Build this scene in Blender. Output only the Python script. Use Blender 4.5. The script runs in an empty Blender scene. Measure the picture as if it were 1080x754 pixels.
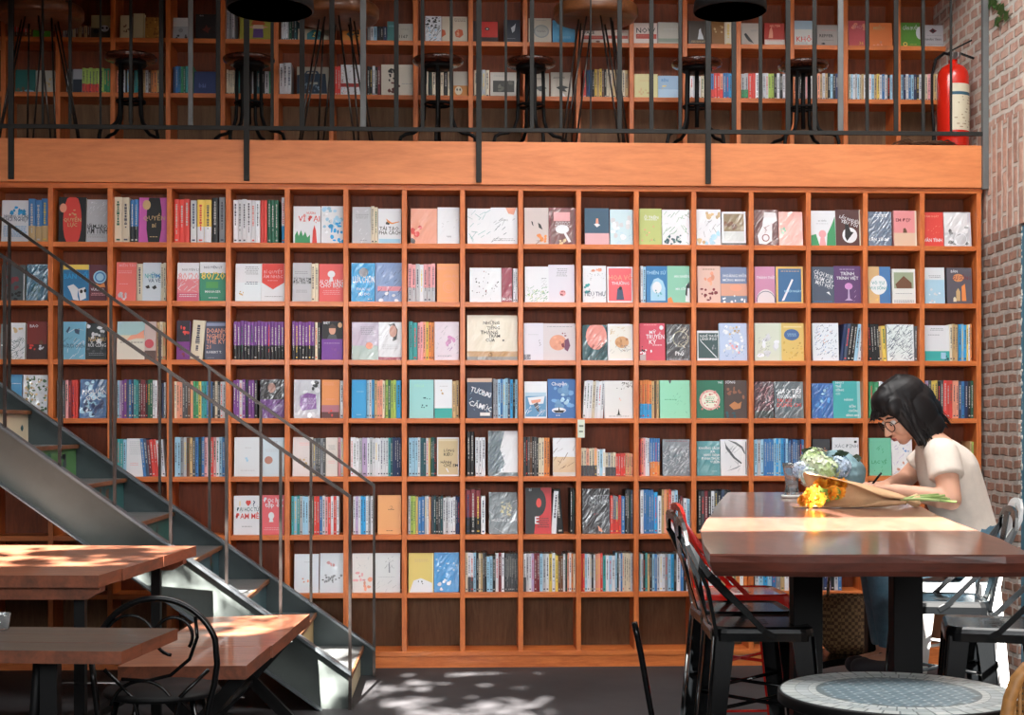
import bpy, bmesh, math, random
from mathutils import Vector, Matrix, Euler
R=random.Random(7)
SC=bpy.context.scene
COL=SC.collection
PI=math.pi
# ------------------------------------------------------------------ camera model (image measured at 1080x754)
FPX=1500.0; HOR=448.16; PSI=0.0394
CAM=Vector((2.231,-7.928,1.351))
FW=Vector((math.sin(PSI),math.cos(PSI),0)); RT=Vector((math.cos(PSI),-math.sin(PSI),0)); UP=Vector((0,0,1))
def ray(px,py): return FW+RT*((px-540)/FPX)+UP*((HOR-py)/FPX)
def W(px,py,d): return CAM+ray(px,py)*d                      # a point at forward distance d
def AY(px,py,Y):                                              # on the vertical plane y=Y
    r=ray(px,py); return CAM+r*((Y-CAM.y)/r.y)
def AZ(px,py,z):                                              # on the horizontal plane z
    r=ray(px,py); return CAM+r*((z-CAM.z)/r.z)
# ------------------------------------------------------------------ colours
def s2l(c): return tuple((v/12.92 if v<=0.04045 else ((v+0.055)/1.055)**2.4) for v in c)
def hx(h): return s2l(tuple(int(h[i:i+2],16)/255 for i in (0,2,4)))
PAL=dict(W='dcdfe5',w='d8cdb6',g='b9bcc2',G='4e5256',k='1e2022',r='d8443c',R='7a2f38',p='e0a0a4',P='7a4592',v='b6a2c8',
 o='e08a4a',y='e2c45c',b='3c78b4',B='26365f',c='9cc8e0',t='3a9a9c',T='24545c',l='a6c05a',n='3e9462',N='1f5f48',m='9ed8bc',s='c6a878',d='6e4a34',e='e29a80',
 C='2e9ad4',M='c860b0',x='8a8f96',i='40506a')
CN=dict(W='white',w='cream',g='light grey',G='dark grey',k='black',r='red',R='maroon',p='pink',P='purple',v='lilac',o='orange',y='yellow',b='blue',B='navy',
 c='pale blue',t='teal',T='dark teal',l='lime green',n='green',N='dark green',m='mint',s='tan',d='brown',e='peach',C='sky blue',M='magenta',x='mid grey',i='slate')
def colr(t,j=0.0):
    c=hx(PAL[t]) if len(t)==1 else hx(t)
    if j: 
        f=1+R.uniform(-j,j); c=tuple(min(1,max(0,v*f)) for v in c)
    return c
# ------------------------------------------------------------------ mesh builder
class MB:
    def __init__(s): s.v=[]; s.f=[]; s.c=[]; s.m=[]; s.sm=[]
    def face(s,idx,c=(1,1,1),m=0,sm=False): s.f.append(idx); s.c.append(c); s.m.append(m); s.sm.append(sm)
    def poly(s,pts,c=(1,1,1),m=0,sm=False):
        n=len(s.v); s.v+= [tuple(p) for p in pts]; s.face(list(range(n,n+len(pts))),c,m,sm)
    def box(s,x0,x1,y0,y1,z0,z1,c=(1,1,1),m=0,M=None,skip=''):
        P=[Vector(p) for p in ((x0,y0,z0),(x1,y0,z0),(x1,y1,z0),(x0,y1,z0),(x0,y0,z1),(x1,y0,z1),(x1,y1,z1),(x0,y1,z1))]
        if M: P=[M@p for p in P]
        n=len(s.v); s.v+=[tuple(p) for p in P]
        for k,q in (('b',(3,2,1,0)),('t',(4,5,6,7)),('f',(0,1,5,4)),('r',(1,2,6,5)),('k',(2,3,7,6)),('l',(3,0,4,7))):
            if k not in skip: s.face([n+i for i in q],c,m)
    def bbox(s,x0,x1,y0,y1,z0,z1,b=0.003,c=(1,1,1),m=0,M=None):   # box with bevelled edges
        xs=(x0,x0+b,x1-b,x1); ys=(y0,y0+b,y1-b,y1); zs=(z0,z0+b,z1-b,z1)
        bm=bmesh.new(); bmesh.ops.create_cube(bm,size=1,matrix=Matrix.Translation(((x0+x1)/2,(y0+y1)/2,(z0+z1)/2))@Matrix.Diagonal((x1-x0,y1-y0,z1-z0,1)))
        bmesh.ops.bevel(bm,geom=bm.edges[:],offset=b,segments=2,affect='EDGES',profile=0.5)
        s.bm(bm,c,m,M)
    def bm(s,bm,c=(1,1,1),m=0,M=None,sm=False):
        n=len(s.v); bm.verts.index_update()
        for v in bm.verts: s.v.append(tuple(M@v.co if M else v.co))
        for f in bm.faces: s.face([n+v.index for v in f.verts],c,m,sm)
        bm.free()
    def tube(s,pts,r,n=8,c=(1,1,1),m=0,closed=False,rect=None,cap=True,up=None):
        pts=[Vector(p) for p in pts]; N=len(pts); rs=r if isinstance(r,(list,tuple)) else [r]*N
        b=len(s.v); prev=None
        for i,p in enumerate(pts):
            a=pts[(i-1)%N] if (closed or i>0) else p; e=pts[(i+1)%N] if (closed or i<N-1) else p
            t=(e-a).normalized() if (e-a).length>1e-9 else Vector((0,0,1))
            if prev is None:
                u=Vector(up) if up else (Vector((0,0,1)) if abs(t.z)<0.9 else Vector((0,1,0)))
            else: u=prev
            u=(u-t*u.dot(t))
            u=u.normalized() if u.length>1e-6 else t.orthogonal().normalized()
            w=t.cross(u); prev=u
            if rect:
                hw,hh=rect[0]/2,rect[1]/2
                for (q1,q2) in ((-hw,-hh),(hw,-hh),(hw,hh),(-hw,hh)): s.v.append(tuple(p+w*q1+u*q2))
            else:
                for k in range(n):
                    an=2*PI*k/n; s.v.append(tuple(p+(w*math.cos(an)+u*math.sin(an))*rs[i]))
        k=4 if rect else n
        for i in range(N if closed else N-1):
            j=(i+1)%N
            for q in range(k): s.face([b+i*k+q,b+i*k+(q+1)%k,b+j*k+(q+1)%k,b+j*k+q],c,m,not rect)
        if cap and not closed:
            s.face([b+q for q in reversed(range(k))],c,m); s.face([b+(N-1)*k+q for q in range(k)],c,m)
    def lathe(s,prof,n=32,c=(1,1,1),m=0,o=(0,0,0),sm=True,M=None):
        b=len(s.v); o=Vector(o)
        for (r,z) in prof:
            for k in range(n):
                a=2*PI*k/n; p=Vector((r*math.cos(a),r*math.sin(a),z))
                if M: p=M@p
                s.v.append(tuple(p+o))
        for i in range(len(prof)-1):
            for k in range(n):
                s.face([b+i*n+k,b+i*n+(k+1)%n,b+(i+1)*n+(k+1)%n,b+(i+1)*n+k],c,m,sm)
        for i,rev in ((0,True),(len(prof)-1,False)):
            if prof[i][0]>1e-5:
                q=[b+i*n+k for k in range(n)]; s.face(q[::-1] if rev else q,c,m)
    def prism(s,pts,axis,a0,a1,c=(1,1,1),m=0,M=None):
        # pts: 2d outline (counter clockwise looking down -axis); axis 'x','y','z'
        def P(p,a):
            q={'x':(a,p[0],p[1]),'y':(p[0],a,p[1]),'z':(p[0],p[1],a)}[axis]
            return tuple(M@Vector(q)) if M else q
        n=len(s.v); k=len(pts)
        s.v+=[P(p,a0) for p in pts]+[P(p,a1) for p in pts]
        s.face([n+i for i in reversed(range(k))],c,m); s.face([n+k+i for i in range(k)],c,m)
        for i in range(k): s.face([n+i,n+(i+1)%k,n+k+(i+1)%k,n+k+i],c,m)
    def sphere(s,o,r,c=(1,1,1),m=0,u=12,v=8,M=None):
        bm=bmesh.new(); bmesh.ops.create_uvsphere(bm,u_segments=u,v_segments=v,radius=1)
        rr=r if isinstance(r,(tuple,list)) else (r,r,r)
        T=Matrix.Translation(o)@(M.to_4x4() if M else Matrix.Identity(4))@Matrix.Diagonal((*rr,1))
        s.bm(bm,c,m,T,True)
    def build(s,name,mats,parent=None,loc=None,rot=None,fixn=False):
        me=bpy.data.meshes.new(name); me.from_pydata(s.v,[],s.f)
        if not isinstance(mats,(list,tuple)): mats=[mats]
        for q in mats: me.materials.append(q)
        me.polygons.foreach_set('material_index',s.m); me.polygons.foreach_set('use_smooth',s.sm)
        ca=me.color_attributes.new('Col','FLOAT_COLOR','CORNER')
        arr=[]
        for f,c in zip(s.f,s.c):
            arr+= (list(c[:3])+[1.0])*len(f)
        ca.data.foreach_set('color',arr)
        if fixn:
            bm=bmesh.new(); bm.from_mesh(me); bmesh.ops.recalc_face_normals(bm,faces=bm.faces[:]); bm.to_mesh(me); bm.free()
        me.update()
        o=bpy.data.objects.new(name,me); COL.objects.link(o)
        if loc is not None: o.location=loc
        if rot is not None: o.rotation_euler=rot
        if parent is not None: o.parent=parent
        return o
def tag(o,label=None,cat=None,group=None,kind=None):
    if label: o['label']=label
    if cat: o['category']=cat
    if group: o['group']=group
    if kind: o['kind']=kind
    return o
def thing(name,label,cat,loc=(0,0,0),rz=0,group=None):
    o=bpy.data.objects.new(name,None); COL.objects.link(o); o.location=loc; o.rotation_euler=(0,0,rz); o.empty_display_size=0.1
    return tag(o,label,cat,group)
def copy_tree(o,parent=None):
    c=o.copy(); COL.objects.link(c); c.parent=parent
    for ch in list(o.children): copy_tree(ch,c)
    return c
# ------------------------------------------------------------------ materials
def newmat(name):
    m=bpy.data.materials.new(name); m.use_nodes=True; nt=m.node_tree; b=nt.nodes['Principled BSDF']
    return m,nt,b
def N(nt,t,**kw):
    n=nt.nodes.new(t)
    for k,v in kw.items():
        if k in n.inputs: n.inputs[k].default_value=v
        else: setattr(n,k,v)
    return n
def mat(name,c,rough=0.5,metal=0,coat=0,coat_r=0.1,var=0.0,scale=20,bump=0,spec=0.5,trans=0):
    m,nt,b=newmat(name); c=c if isinstance(c,tuple) else hx(c)
    b.inputs['Base Color'].default_value=(*c,1); b.inputs['Roughness'].default_value=rough; b.inputs['Metallic'].default_value=metal
    b.inputs['Coat Weight'].default_value=coat; b.inputs['Coat Roughness'].default_value=coat_r; b.inputs['Specular IOR Level'].default_value=spec
    b.inputs['Transmission Weight'].default_value=trans
    if var or bump:
        tc=N(nt,'ShaderNodeTexCoord'); no=N(nt,'ShaderNodeTexNoise',Scale=scale,Detail=4.0,Roughness=0.6); nt.links.new(tc.outputs['Object'],no.inputs['Vector'])
        if var:
            mp=N(nt,'ShaderNodeMapRange'); mp.inputs['From Min'].default_value=0.3; mp.inputs['From Max'].default_value=0.7; mp.inputs['To Min'].default_value=1-var; mp.inputs['To Max'].default_value=1+var
            nt.links.new(no.outputs['Fac'],mp.inputs['Value'])
            mx=N(nt,'ShaderNodeMix',data_type='RGBA',blend_type='MULTIPLY'); mx.inputs[0].default_value=1; mx.inputs[6].default_value=(*c,1)
            nt.links.new(mp.outputs[0],mx.inputs[7]); nt.links.new(mx.outputs[2],b.inputs['Base Color'])
        if bump:
            bp=N(nt,'ShaderNodeBump',Strength=bump,Distance=0.01); nt.links.new(no.outputs['Fac'],bp.inputs['Height']); nt.links.new(bp.outputs[0],b.inputs['Normal'])
    return m
def wood(name,c1,c2,axis='x',scale=6,rough=0.45,coat=0.0,plank=0,bump=0.15,stretch=9):
    m,nt,b=newmat(name)
    tc=N(nt,'ShaderNodeTexCoord'); mp=N(nt,'ShaderNodeMapping'); st=[stretch,stretch,stretch]; st['xyz'.index(axis)]=1.0
    mp.inputs['Scale'].default_value=st; nt.links.new(tc.outputs['Object'],mp.inputs['Vector'])
    n1=N(nt,'ShaderNodeTexNoise',Scale=scale*0.35,Detail=6.0,Roughness=0.65,Distortion=1.2); nt.links.new(mp.outputs[0],n1.inputs['Vector'])
    n2=N(nt,'ShaderNodeTexNoise',Scale=scale*2.2,Detail=3.0,Roughness=0.7); nt.links.new(mp.outputs[0],n2.inputs['Vector'])
    ad=N(nt,'ShaderNodeMix',data_type='FLOAT'); ad.inputs[0].default_value=0.35; nt.links.new(n1.outputs['Fac'],ad.inputs[2]); nt.links.new(n2.outputs['Fac'],ad.inputs[3])
    cr=N(nt,'ShaderNodeValToRGB'); cr.color_ramp.elements[0].position=0.35; cr.color_ramp.elements[1].position=0.62
    cr.color_ramp.elements[0].color=(*hx(c2),1); cr.color_ramp.elements[1].color=(*hx(c1),1)
    nt.links.new(ad.outputs[0],cr.inputs['Fac']); nt.links.new(cr.outputs['Color'],b.inputs['Base Color'])
    b.inputs['Roughness'].default_value=rough; b.inputs['Coat Weight'].default_value=coat; b.inputs['Coat Roughness'].default_value=0.08
    bp=N(nt,'ShaderNodeBump',Strength=bump,Distance=0.004); nt.links.new(ad.outputs[0],bp.inputs['Height']); nt.links.new(bp.outputs[0],b.inputs['Normal'])
    return m
def attr_mat(name,rough,coat=0,coat_r=0.15,crinkle=0):
    m,nt,b=newmat(name); a=N(nt,'ShaderNodeAttribute',attribute_name='Col'); nt.links.new(a.outputs['Color'],b.inputs['Base Color'])
    b.inputs['Roughness'].default_value=rough; b.inputs['Coat Weight'].default_value=coat; b.inputs['Coat Roughness'].default_value=coat_r
    if crinkle:
        b.inputs['Coat IOR'].default_value=1.8
        tc=N(nt,'ShaderNodeTexCoord'); oi=N(nt,'ShaderNodeObjectInfo')
        va=N(nt,'ShaderNodeVectorMath',operation='ADD'); mu=N(nt,'ShaderNodeMath',operation='MULTIPLY'); mu.inputs[1].default_value=37.0
        nt.links.new(oi.outputs['Random'],mu.inputs[0]); nt.links.new(tc.outputs['Object'],va.inputs[0]); nt.links.new(mu.outputs[0],va.inputs[1])
        mp=N(nt,'ShaderNodeMapping'); mp.vector_type='TEXTURE'; mp.inputs['Rotation'].default_value=(0.0,0.6,0.0); mp.inputs['Scale'].default_value=(1/34,1/10,1/6)
        nt.links.new(va.outputs[0],mp.inputs['Vector'])
        no=N(nt,'ShaderNodeTexNoise',Scale=1.15,Detail=2.2,Roughness=0.5,Distortion=0.8); nt.links.new(mp.outputs[0],no.inputs['Vector'])
        bp=N(nt,'ShaderNodeBump',Strength=crinkle,Distance=0.02); nt.links.new(no.outputs['Fac'],bp.inputs['Height']); nt.links.new(bp.outputs[0],b.inputs['Coat Normal'])
    return m
def brick(name,c1,c2,mortar,soldier=False,plane='yz',sc=1.0,ms=0.018,bw=0.235,rh=0.078):
    m,nt,b=newmat(name); tc=N(nt,'ShaderNodeTexCoord'); sp=N(nt,'ShaderNodeSeparateXYZ'); cb=N(nt,'ShaderNodeCombineXYZ')
    nt.links.new(tc.outputs['Object'],sp.inputs[0]); h='XYZ'.index(plane[0].upper())
    i0,i1=(2,h) if soldier else (h,2)
    nt.links.new(sp.outputs[i0],cb.inputs[0]); nt.links.new(sp.outputs[i1],cb.inputs[1])
    nw=N(nt,'ShaderNodeTexNoise',Scale=9.0,Detail=3.0); nt.links.new(tc.outputs['Object'],nw.inputs['Vector'])
    vm=N(nt,'ShaderNodeVectorMath',operation='MULTIPLY_ADD'); vm.inputs[1].default_value=(0.03,0.03,0); nt.links.new(nw.outputs['Color'],vm.inputs[0]); nt.links.new(cb.outputs[0],vm.inputs[2])
    br=N(nt,'ShaderNodeTexBrick'); br.inputs['Scale'].default_value=1.0; br.inputs['Brick Width'].default_value=bw*sc; br.inputs['Row Height'].default_value=rh*sc
    br.inputs['Mortar Size'].default_value=ms*0.5; br.inputs['Mortar Smooth'].default_value=0.4; br.inputs['Bias'].default_value=-0.2
    br.inputs['Color1'].default_value=(*hx(c1),1); br.inputs['Color2'].default_value=(*hx(c2),1); br.inputs['Mortar'].default_value=(*hx(mortar),1)
    nt.links.new(vm.outputs[0],br.inputs['Vector'])
    n2=N(nt,'ShaderNodeTexNoise',Scale=14.0,Detail=5.0,Roughness=0.7); nt.links.new(tc.outputs['Object'],n2.inputs['Vector'])
    mx=N(nt,'ShaderNodeMix',data_type='RGBA',blend_type='OVERLAY'); mx.inputs[0].default_value=0.8
    nt.links.new(br.outputs['Color'],mx.inputs[6]); nt.links.new(n2.outputs['Fac'],mx.inputs[7]); nt.links.new(mx.outputs[2],b.inputs['Base Color'])
    b.inputs['Roughness'].default_value=0.85
    bp=N(nt,'ShaderNodeBump',Strength=0.7,Distance=0.02); bp.invert=True; nt.links.new(br.outputs['Fac'],bp.inputs['Height'])
    b2=N(nt,'ShaderNodeBump',Strength=0.4,Distance=0.01); nt.links.new(n2.outputs['Fac'],b2.inputs['Height']); nt.links.new(bp.outputs[0],b2.inputs['Normal']); nt.links.new(b2.outputs[0],b.inputs['Normal'])
    return m
M_={}
M_['wood_x']=wood('varnished pine along x','dc7c3c','b85a26','x',7,0.42,0.15)
M_['wood_z']=wood('varnished pine upright','dc7c3c','b45826','z',7,0.42,0.15)
M_['beam']=wood('pine beam','e68e56','cc7442','x',3.2,0.45,0.1,stretch=6)
M_['back']=wood('brown shelf backing','8c421c','642c0e','z',5,0.6)
M_['backlow']=wood('dusty shelf backing','7a5a3c','5c3c24','z',5,0.7)
M_['steel']=mat('bare grey steel','5c6266',0.42,0.55,var=0.18,scale=6)
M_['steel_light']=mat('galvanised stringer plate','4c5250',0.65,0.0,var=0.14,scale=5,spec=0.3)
M_['rail']=mat('dark grey painted bar','242321',0.6,0.0,var=0.1,scale=10,spec=0.3)
M_['raill']=mat('bare grey bar','6a6c6c',0.5,0.1,var=0.1,scale=10,spec=0.3)
M_['railpol']=mat('worn steel handrail','4a4340',0.3,0.85,var=0.2,scale=30)
M_['black']=mat('black enamel','050607',0.25,0.0,coat=0.22,coat_r=0.08,spec=0.25)
M_['blackm']=mat('matt black iron','0a0a0b',0.55,0.0,spec=0.2)
M_['red']=mat('red enamel','dc2018',0.25,0.0,coat=0.8,coat_r=0.06)
M_['print']=attr_mat('printed paper',0.5,0.12,0.3)
M_['wrap']=attr_mat('shrink wrapped print',0.5,1.0,0.1,1.0)
M_['paper']=mat('book paper','d9d0bd',0.8,var=0.06,scale=120)
SUN_E=100.0; WIN_E=300.0; OVERHEAD_E=395.0; EXPO=0.22
# ================================================================== THE SETTING
PX=0.324; PZ=0.32425; Z0=0.0775; TH=0.028; DEP=0.205
XR=16*PX+TH/2+0.006
WX=XR+0.02                                           # right wall plane
UY=0.66; UZ=[2.995,3.325,3.653,3.985]                # upper book case: front plane and board heights
def struct(mb,name,mats,**k): return tag(mb.build(name,mats,**k),kind='structure')
m_floor,nt,b=newmat('polished grey concrete')
tc=N(nt,'ShaderNodeTexCoord'); n1=N(nt,'ShaderNodeTexNoise',Scale=1.3,Detail=8.0,Roughness=0.65); nt.links.new(tc.outputs['Object'],n1.inputs['Vector'])
cr=N(nt,'ShaderNodeValToRGB'); cr.color_ramp.elements[0].position=0.3; cr.color_ramp.elements[1].position=0.72
cr.color_ramp.elements[0].color=(*hx('2c2b2d'),1); cr.color_ramp.elements[1].color=(*hx('434244'),1)
nt.links.new(n1.outputs['Fac'],cr.inputs['Fac']); nt.links.new(cr.outputs['Color'],b.inputs['Base Color']); b.inputs['Roughness'].default_value=0.6; b.inputs['Specular IOR Level'].default_value=0.2
mb=MB(); mb.box(-4,WX,-11.2,1.2,-0.1,0.0); struct(mb,'floor',m_floor)
m_plaster=mat('taupe plaster','6e645a',0.9,var=0.05,scale=3)
m_bk=brick('brown red brick','a0603e','7a4630','8f7a66',plane='xz')  # brown red brick of the upper back wall
mb=MB(); mb.box(-4,WX+0.3,0.24,0.36,0,2.66); mb.box(-4,WX+0.3,UY+0.24,UY+0.4,2.66,5.2,m=1); o=struct(mb,'wall_back',[m_plaster,m_bk])
m_b1=brick('weathered brick','a48070','80604f','b4aca4',plane='yz',bw=0.125,rh=0.066,ms=0.03)
m_b2=brick('soldier course brick','d0aa98','b08a7a','d4cac0',soldier=True,plane='yz',bw=0.24,rh=0.075,ms=0.03)
m_b3=brick('pale upper brick','d4b0a0','b48c7c','dcd4ca',plane='yz',bw=0.13,rh=0.07,ms=0.03)
DY0,DY1,DZ=-0.47,-2.4,2.42                            # blue door opening in the right wall
mb=MB()
mb.box(WX,WX+0.3,DY0,1.1,0,2.25); mb.box(WX,WX+0.3,DY0,1.1,2.25,DZ,m=0)
mb.box(WX,WX+0.3,-11.2,DY1,0,DZ)
mb.box(WX,WX+0.3,-11.2,1.1,DZ,3.02,m=1); mb.box(WX,WX+0.3,-11.2,1.1,3.02,5.2,m=2)
struct(mb,'wall_right',[m_b1,m_b2,m_b3])
m_blue=mat('flaking blue painted door','3e7890',0.55,var=0.12,scale=9)
d=MB(); d.bbox(WX+0.012,WX+0.07,DY1,DY0,0,DZ-0.01,0.004)
for q in (DY1+0.12,(DY0+DY1)/2+0.05): 
    for (za,zb) in ((0.15,0.95),(1.1,2.25)): d.bbox(WX+0.003,WX+0.014,q,q+0.8,za,zb,0.005)
dr=struct(d,'door_1',m_blue)
h=MB(); h.tube([(WX+0.012,DY1+0.06,0.95),(WX-0.04,DY1+0.06,0.95),(WX-0.04,DY1+0.06,1.2),(WX+0.012,DY1+0.06,1.2)],0.009); h.build('door_handle',M_['blackm'],dr)
t=MB(); yy=DY0-0.004
for k in range(90):                                   # ragged bead of white filler where brick meets the door
    z=0.9+k*0.0168; t.sphere((WX+0.012+R.uniform(0,0.01),yy-R.uniform(0,0.016),z),(R.uniform(0.004,0.010),R.uniform(0.005,0.013),R.uniform(0.007,0.014)),u=7,v=5)
struct(t,'trim_1',mat('white filler bead','d8d6d0',0.8))
mb=MB(); mb.box(-4.1,-4,-11.2,1.2,0,5.2); struct(mb,'wall_left',m_plaster)
HOLES=[(-0.7,0.3,-7.25,-6.2),(0.3,2.0,-7.25,-5.95),(2.06,2.3,-8.12,-7.6),(2.3,3.85,-8.6,-7.95),(2.95,2.98,-7.95,-7.15),(3.42,3.85,-7.95,-7.5)]   # unseen ceiling openings, shaped to throw the sun patches
xs=sorted({-4.0,WX}|{h[0] for h in HOLES}|{h[1] for h in HOLES}); ys=sorted({-11.2,1.2}|{h[2] for h in HOLES}|{h[3] for h in HOLES})
mb=MB()
for xa,xb_ in zip(xs[:-1],xs[1:]):
    for ya,yb in zip(ys[:-1],ys[1:]):
        if not any(h[0]<=xa and xb_<=h[1] and h[2]<=ya and yb<=h[3] for h in HOLES): mb.box(xa,xb_,ya,yb,5.2,5.26)
struct(mb,'ceiling',mat('dark ceiling boards','5c544c',0.9))
mb=MB(); mb.box(-4,WX,-0.3,UY+0.25,4.3,4.42); mb.box(-4,2.6,-1.3,-0.3,4.3,4.42); mb.box(-4,1.0,-1.36,-1.3,3.39,4.42); mb.box(1.0,2.0,-1.36,-1.3,3.62,4.42); mb.box(2.0,2.6,-1.36,-1.3,3.9,4.42); mb.box(2.6,WX,-0.36,-0.3,4.12,4.42); struct(mb,'added_light_baffle',mat('baffle board','6a5e52',0.9))  # unseen stepped slab added to keep light off the mezzanine, lowest at left
# front wall behind the photographer: solid above and below a window band
mb=MB(); FY0,FY1=-11.2,-11.0; WZ0,WZ1=1.9,3.3
def wallcols(cols):                                    # (x0,x1,[solid z intervals])
    for x0_,x1_,iv in cols:
        for z0_,z1_ in iv: mb.box(x0_,x1_,FY0,FY1,z0_,z1_)
WL=-0.9
wallcols([(-4,WL,[(0,5.2)]),(WL,WX,[(0,WZ0),(WZ1,5.2)])])
struct(mb,'wall_front',m_plaster)
w=MB()
for x in (WL,0.3,1.5,2.7,3.9,WX-0.06): w.box(x,x+0.06,FY0+0.02,FY1,WZ0,WZ1)
for z in (WZ0,(WZ0+WZ1)/2,WZ1-0.06): w.box(WL,WX,FY0+0.02,FY1,z,z+0.06)
w.box(WL,WX,FY0+0.05,FY0+0.06,WZ0,WZ1,m=1)
struct(w,'window_1',[M_['blackm'],mat('pale sky glass','dfe8f0',0.6)])
# mezzanine: front beam and deck
mb=MB(); BZ0,BZ1=Z0+8*PZ+TH/2+0.001,2.925
mb.bbox(-4,WX-0.02,-0.028,0.03,BZ0,BZ1,0.003); struct(mb,'trim_2',M_['beam'])
mb=MB(); mb.box(-4,WX-0.001,0.03,UY+0.25,2.72,2.915); struct(mb,'floor_upper',wood('dark deck boards','6a4630','4a3020','x',6,0.5))
mb=MB(); mb.bbox(WX-0.035,WX-0.001,-0.05,-0.018,BZ0-0.01,5.2,0.002); struct(mb,'trim_3',M_['raill'])
# ================================================================== BOOK CASES
XB=[k*PX for k in range(-7,17)]
bc=thing('bookshelf','orange pine wall of square book cubbies standing on the grey concrete floor','bookshelf',(8*PX,0,0))
def child(mb,name,m,par,**k):
    o=mb.build(name,m,None,**k); o.parent=par; o.matrix_parent_inverse=Matrix.Translation(par.location).inverted() if not par.rotation_euler.z else (Matrix.Translation(par.location)@par.rotation_euler.to_matrix().to_4x4()).inverted(); return o
ZT=Z0+8*PZ
for x in XB:
    m=MB(); m.bbox(x-TH/2,x+TH/2,-0.002,DEP,Z0+TH/2,ZT-TH/2,0.0018); child(m,'upright',M_['wood_z'],bc)
x0,x1=XB[0]-TH/2,XB[-1]+TH/2+0.006
for j in range(9):
    z=Z0+j*PZ; e=0.004 if j in (0,8) else 0.0
    m=MB()
    if j in (0,8): m.bbox(x0,x1,-0.004,DEP,z-TH/2,z+TH/2,0.002)
    else:
        for a,b_ in zip(XB[:-1],XB[1:]): m.bbox(a+TH/2,b_-TH/2,0.0,DEP,z-TH/2,z+TH/2,0.002)
    child(m,'shelf_board',M_['wood_x'],bc)
m=MB(); m.box(x0,x1,0.0,0.03,0.0,Z0-TH/2); child(m,'plinth',M_['wood_x'],bc)
m=MB(); m.box(x0,x1,DEP,DEP+0.012,Z0,ZT,m=0); m.box(x0,x1,DEP-0.004,DEP,Z0,Z0+PZ,m=1); child(m,'back_panel',[M_['back'],M_['backlow']],bc)
UBX=[AY(p,60,UY).x for p in (-54,3.7,61,118.9,177.3,235,291.3,349.5,438.2,496.4,553.8,609.9,666.1,722.4,779.1,835.4,892,947.6,1001.4)]
uc=thing('bookshelf','upper bookshelf of pine cubbies behind the mezzanine railing and stools','bookshelf',(3,UY,2.915))
for x in UBX:
    m=MB(); m.bbox(x-TH/2,x+TH/2,UY-0.002,UY+0.22,2.915,5.0,0.0018); child(m,'upright',M_['wood_z'],uc)
for z in UZ+[UZ[-1]+0.327,UZ[-1]+0.654,5.0]:
    m=MB()
    for a,b_ in zip(UBX[:-1],UBX[1:]): m.bbox(a+TH/2,b_-TH/2,UY,UY+0.22,z-TH/2,z+TH/2,0.002)
    child(m,'shelf_board',M_['wood_x'],uc)
m=MB(); m.box(UBX[0],UBX[-1],UY+0.22,UY+0.23,2.93,5.0,m=0); m.box(UBX[0],UBX[-1],UY+0.214,UY+0.22,2.93,UZ[1]-TH/2,m=1); child(m,'back_panel',[M_['back'],M_['backlow']],uc)
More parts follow.
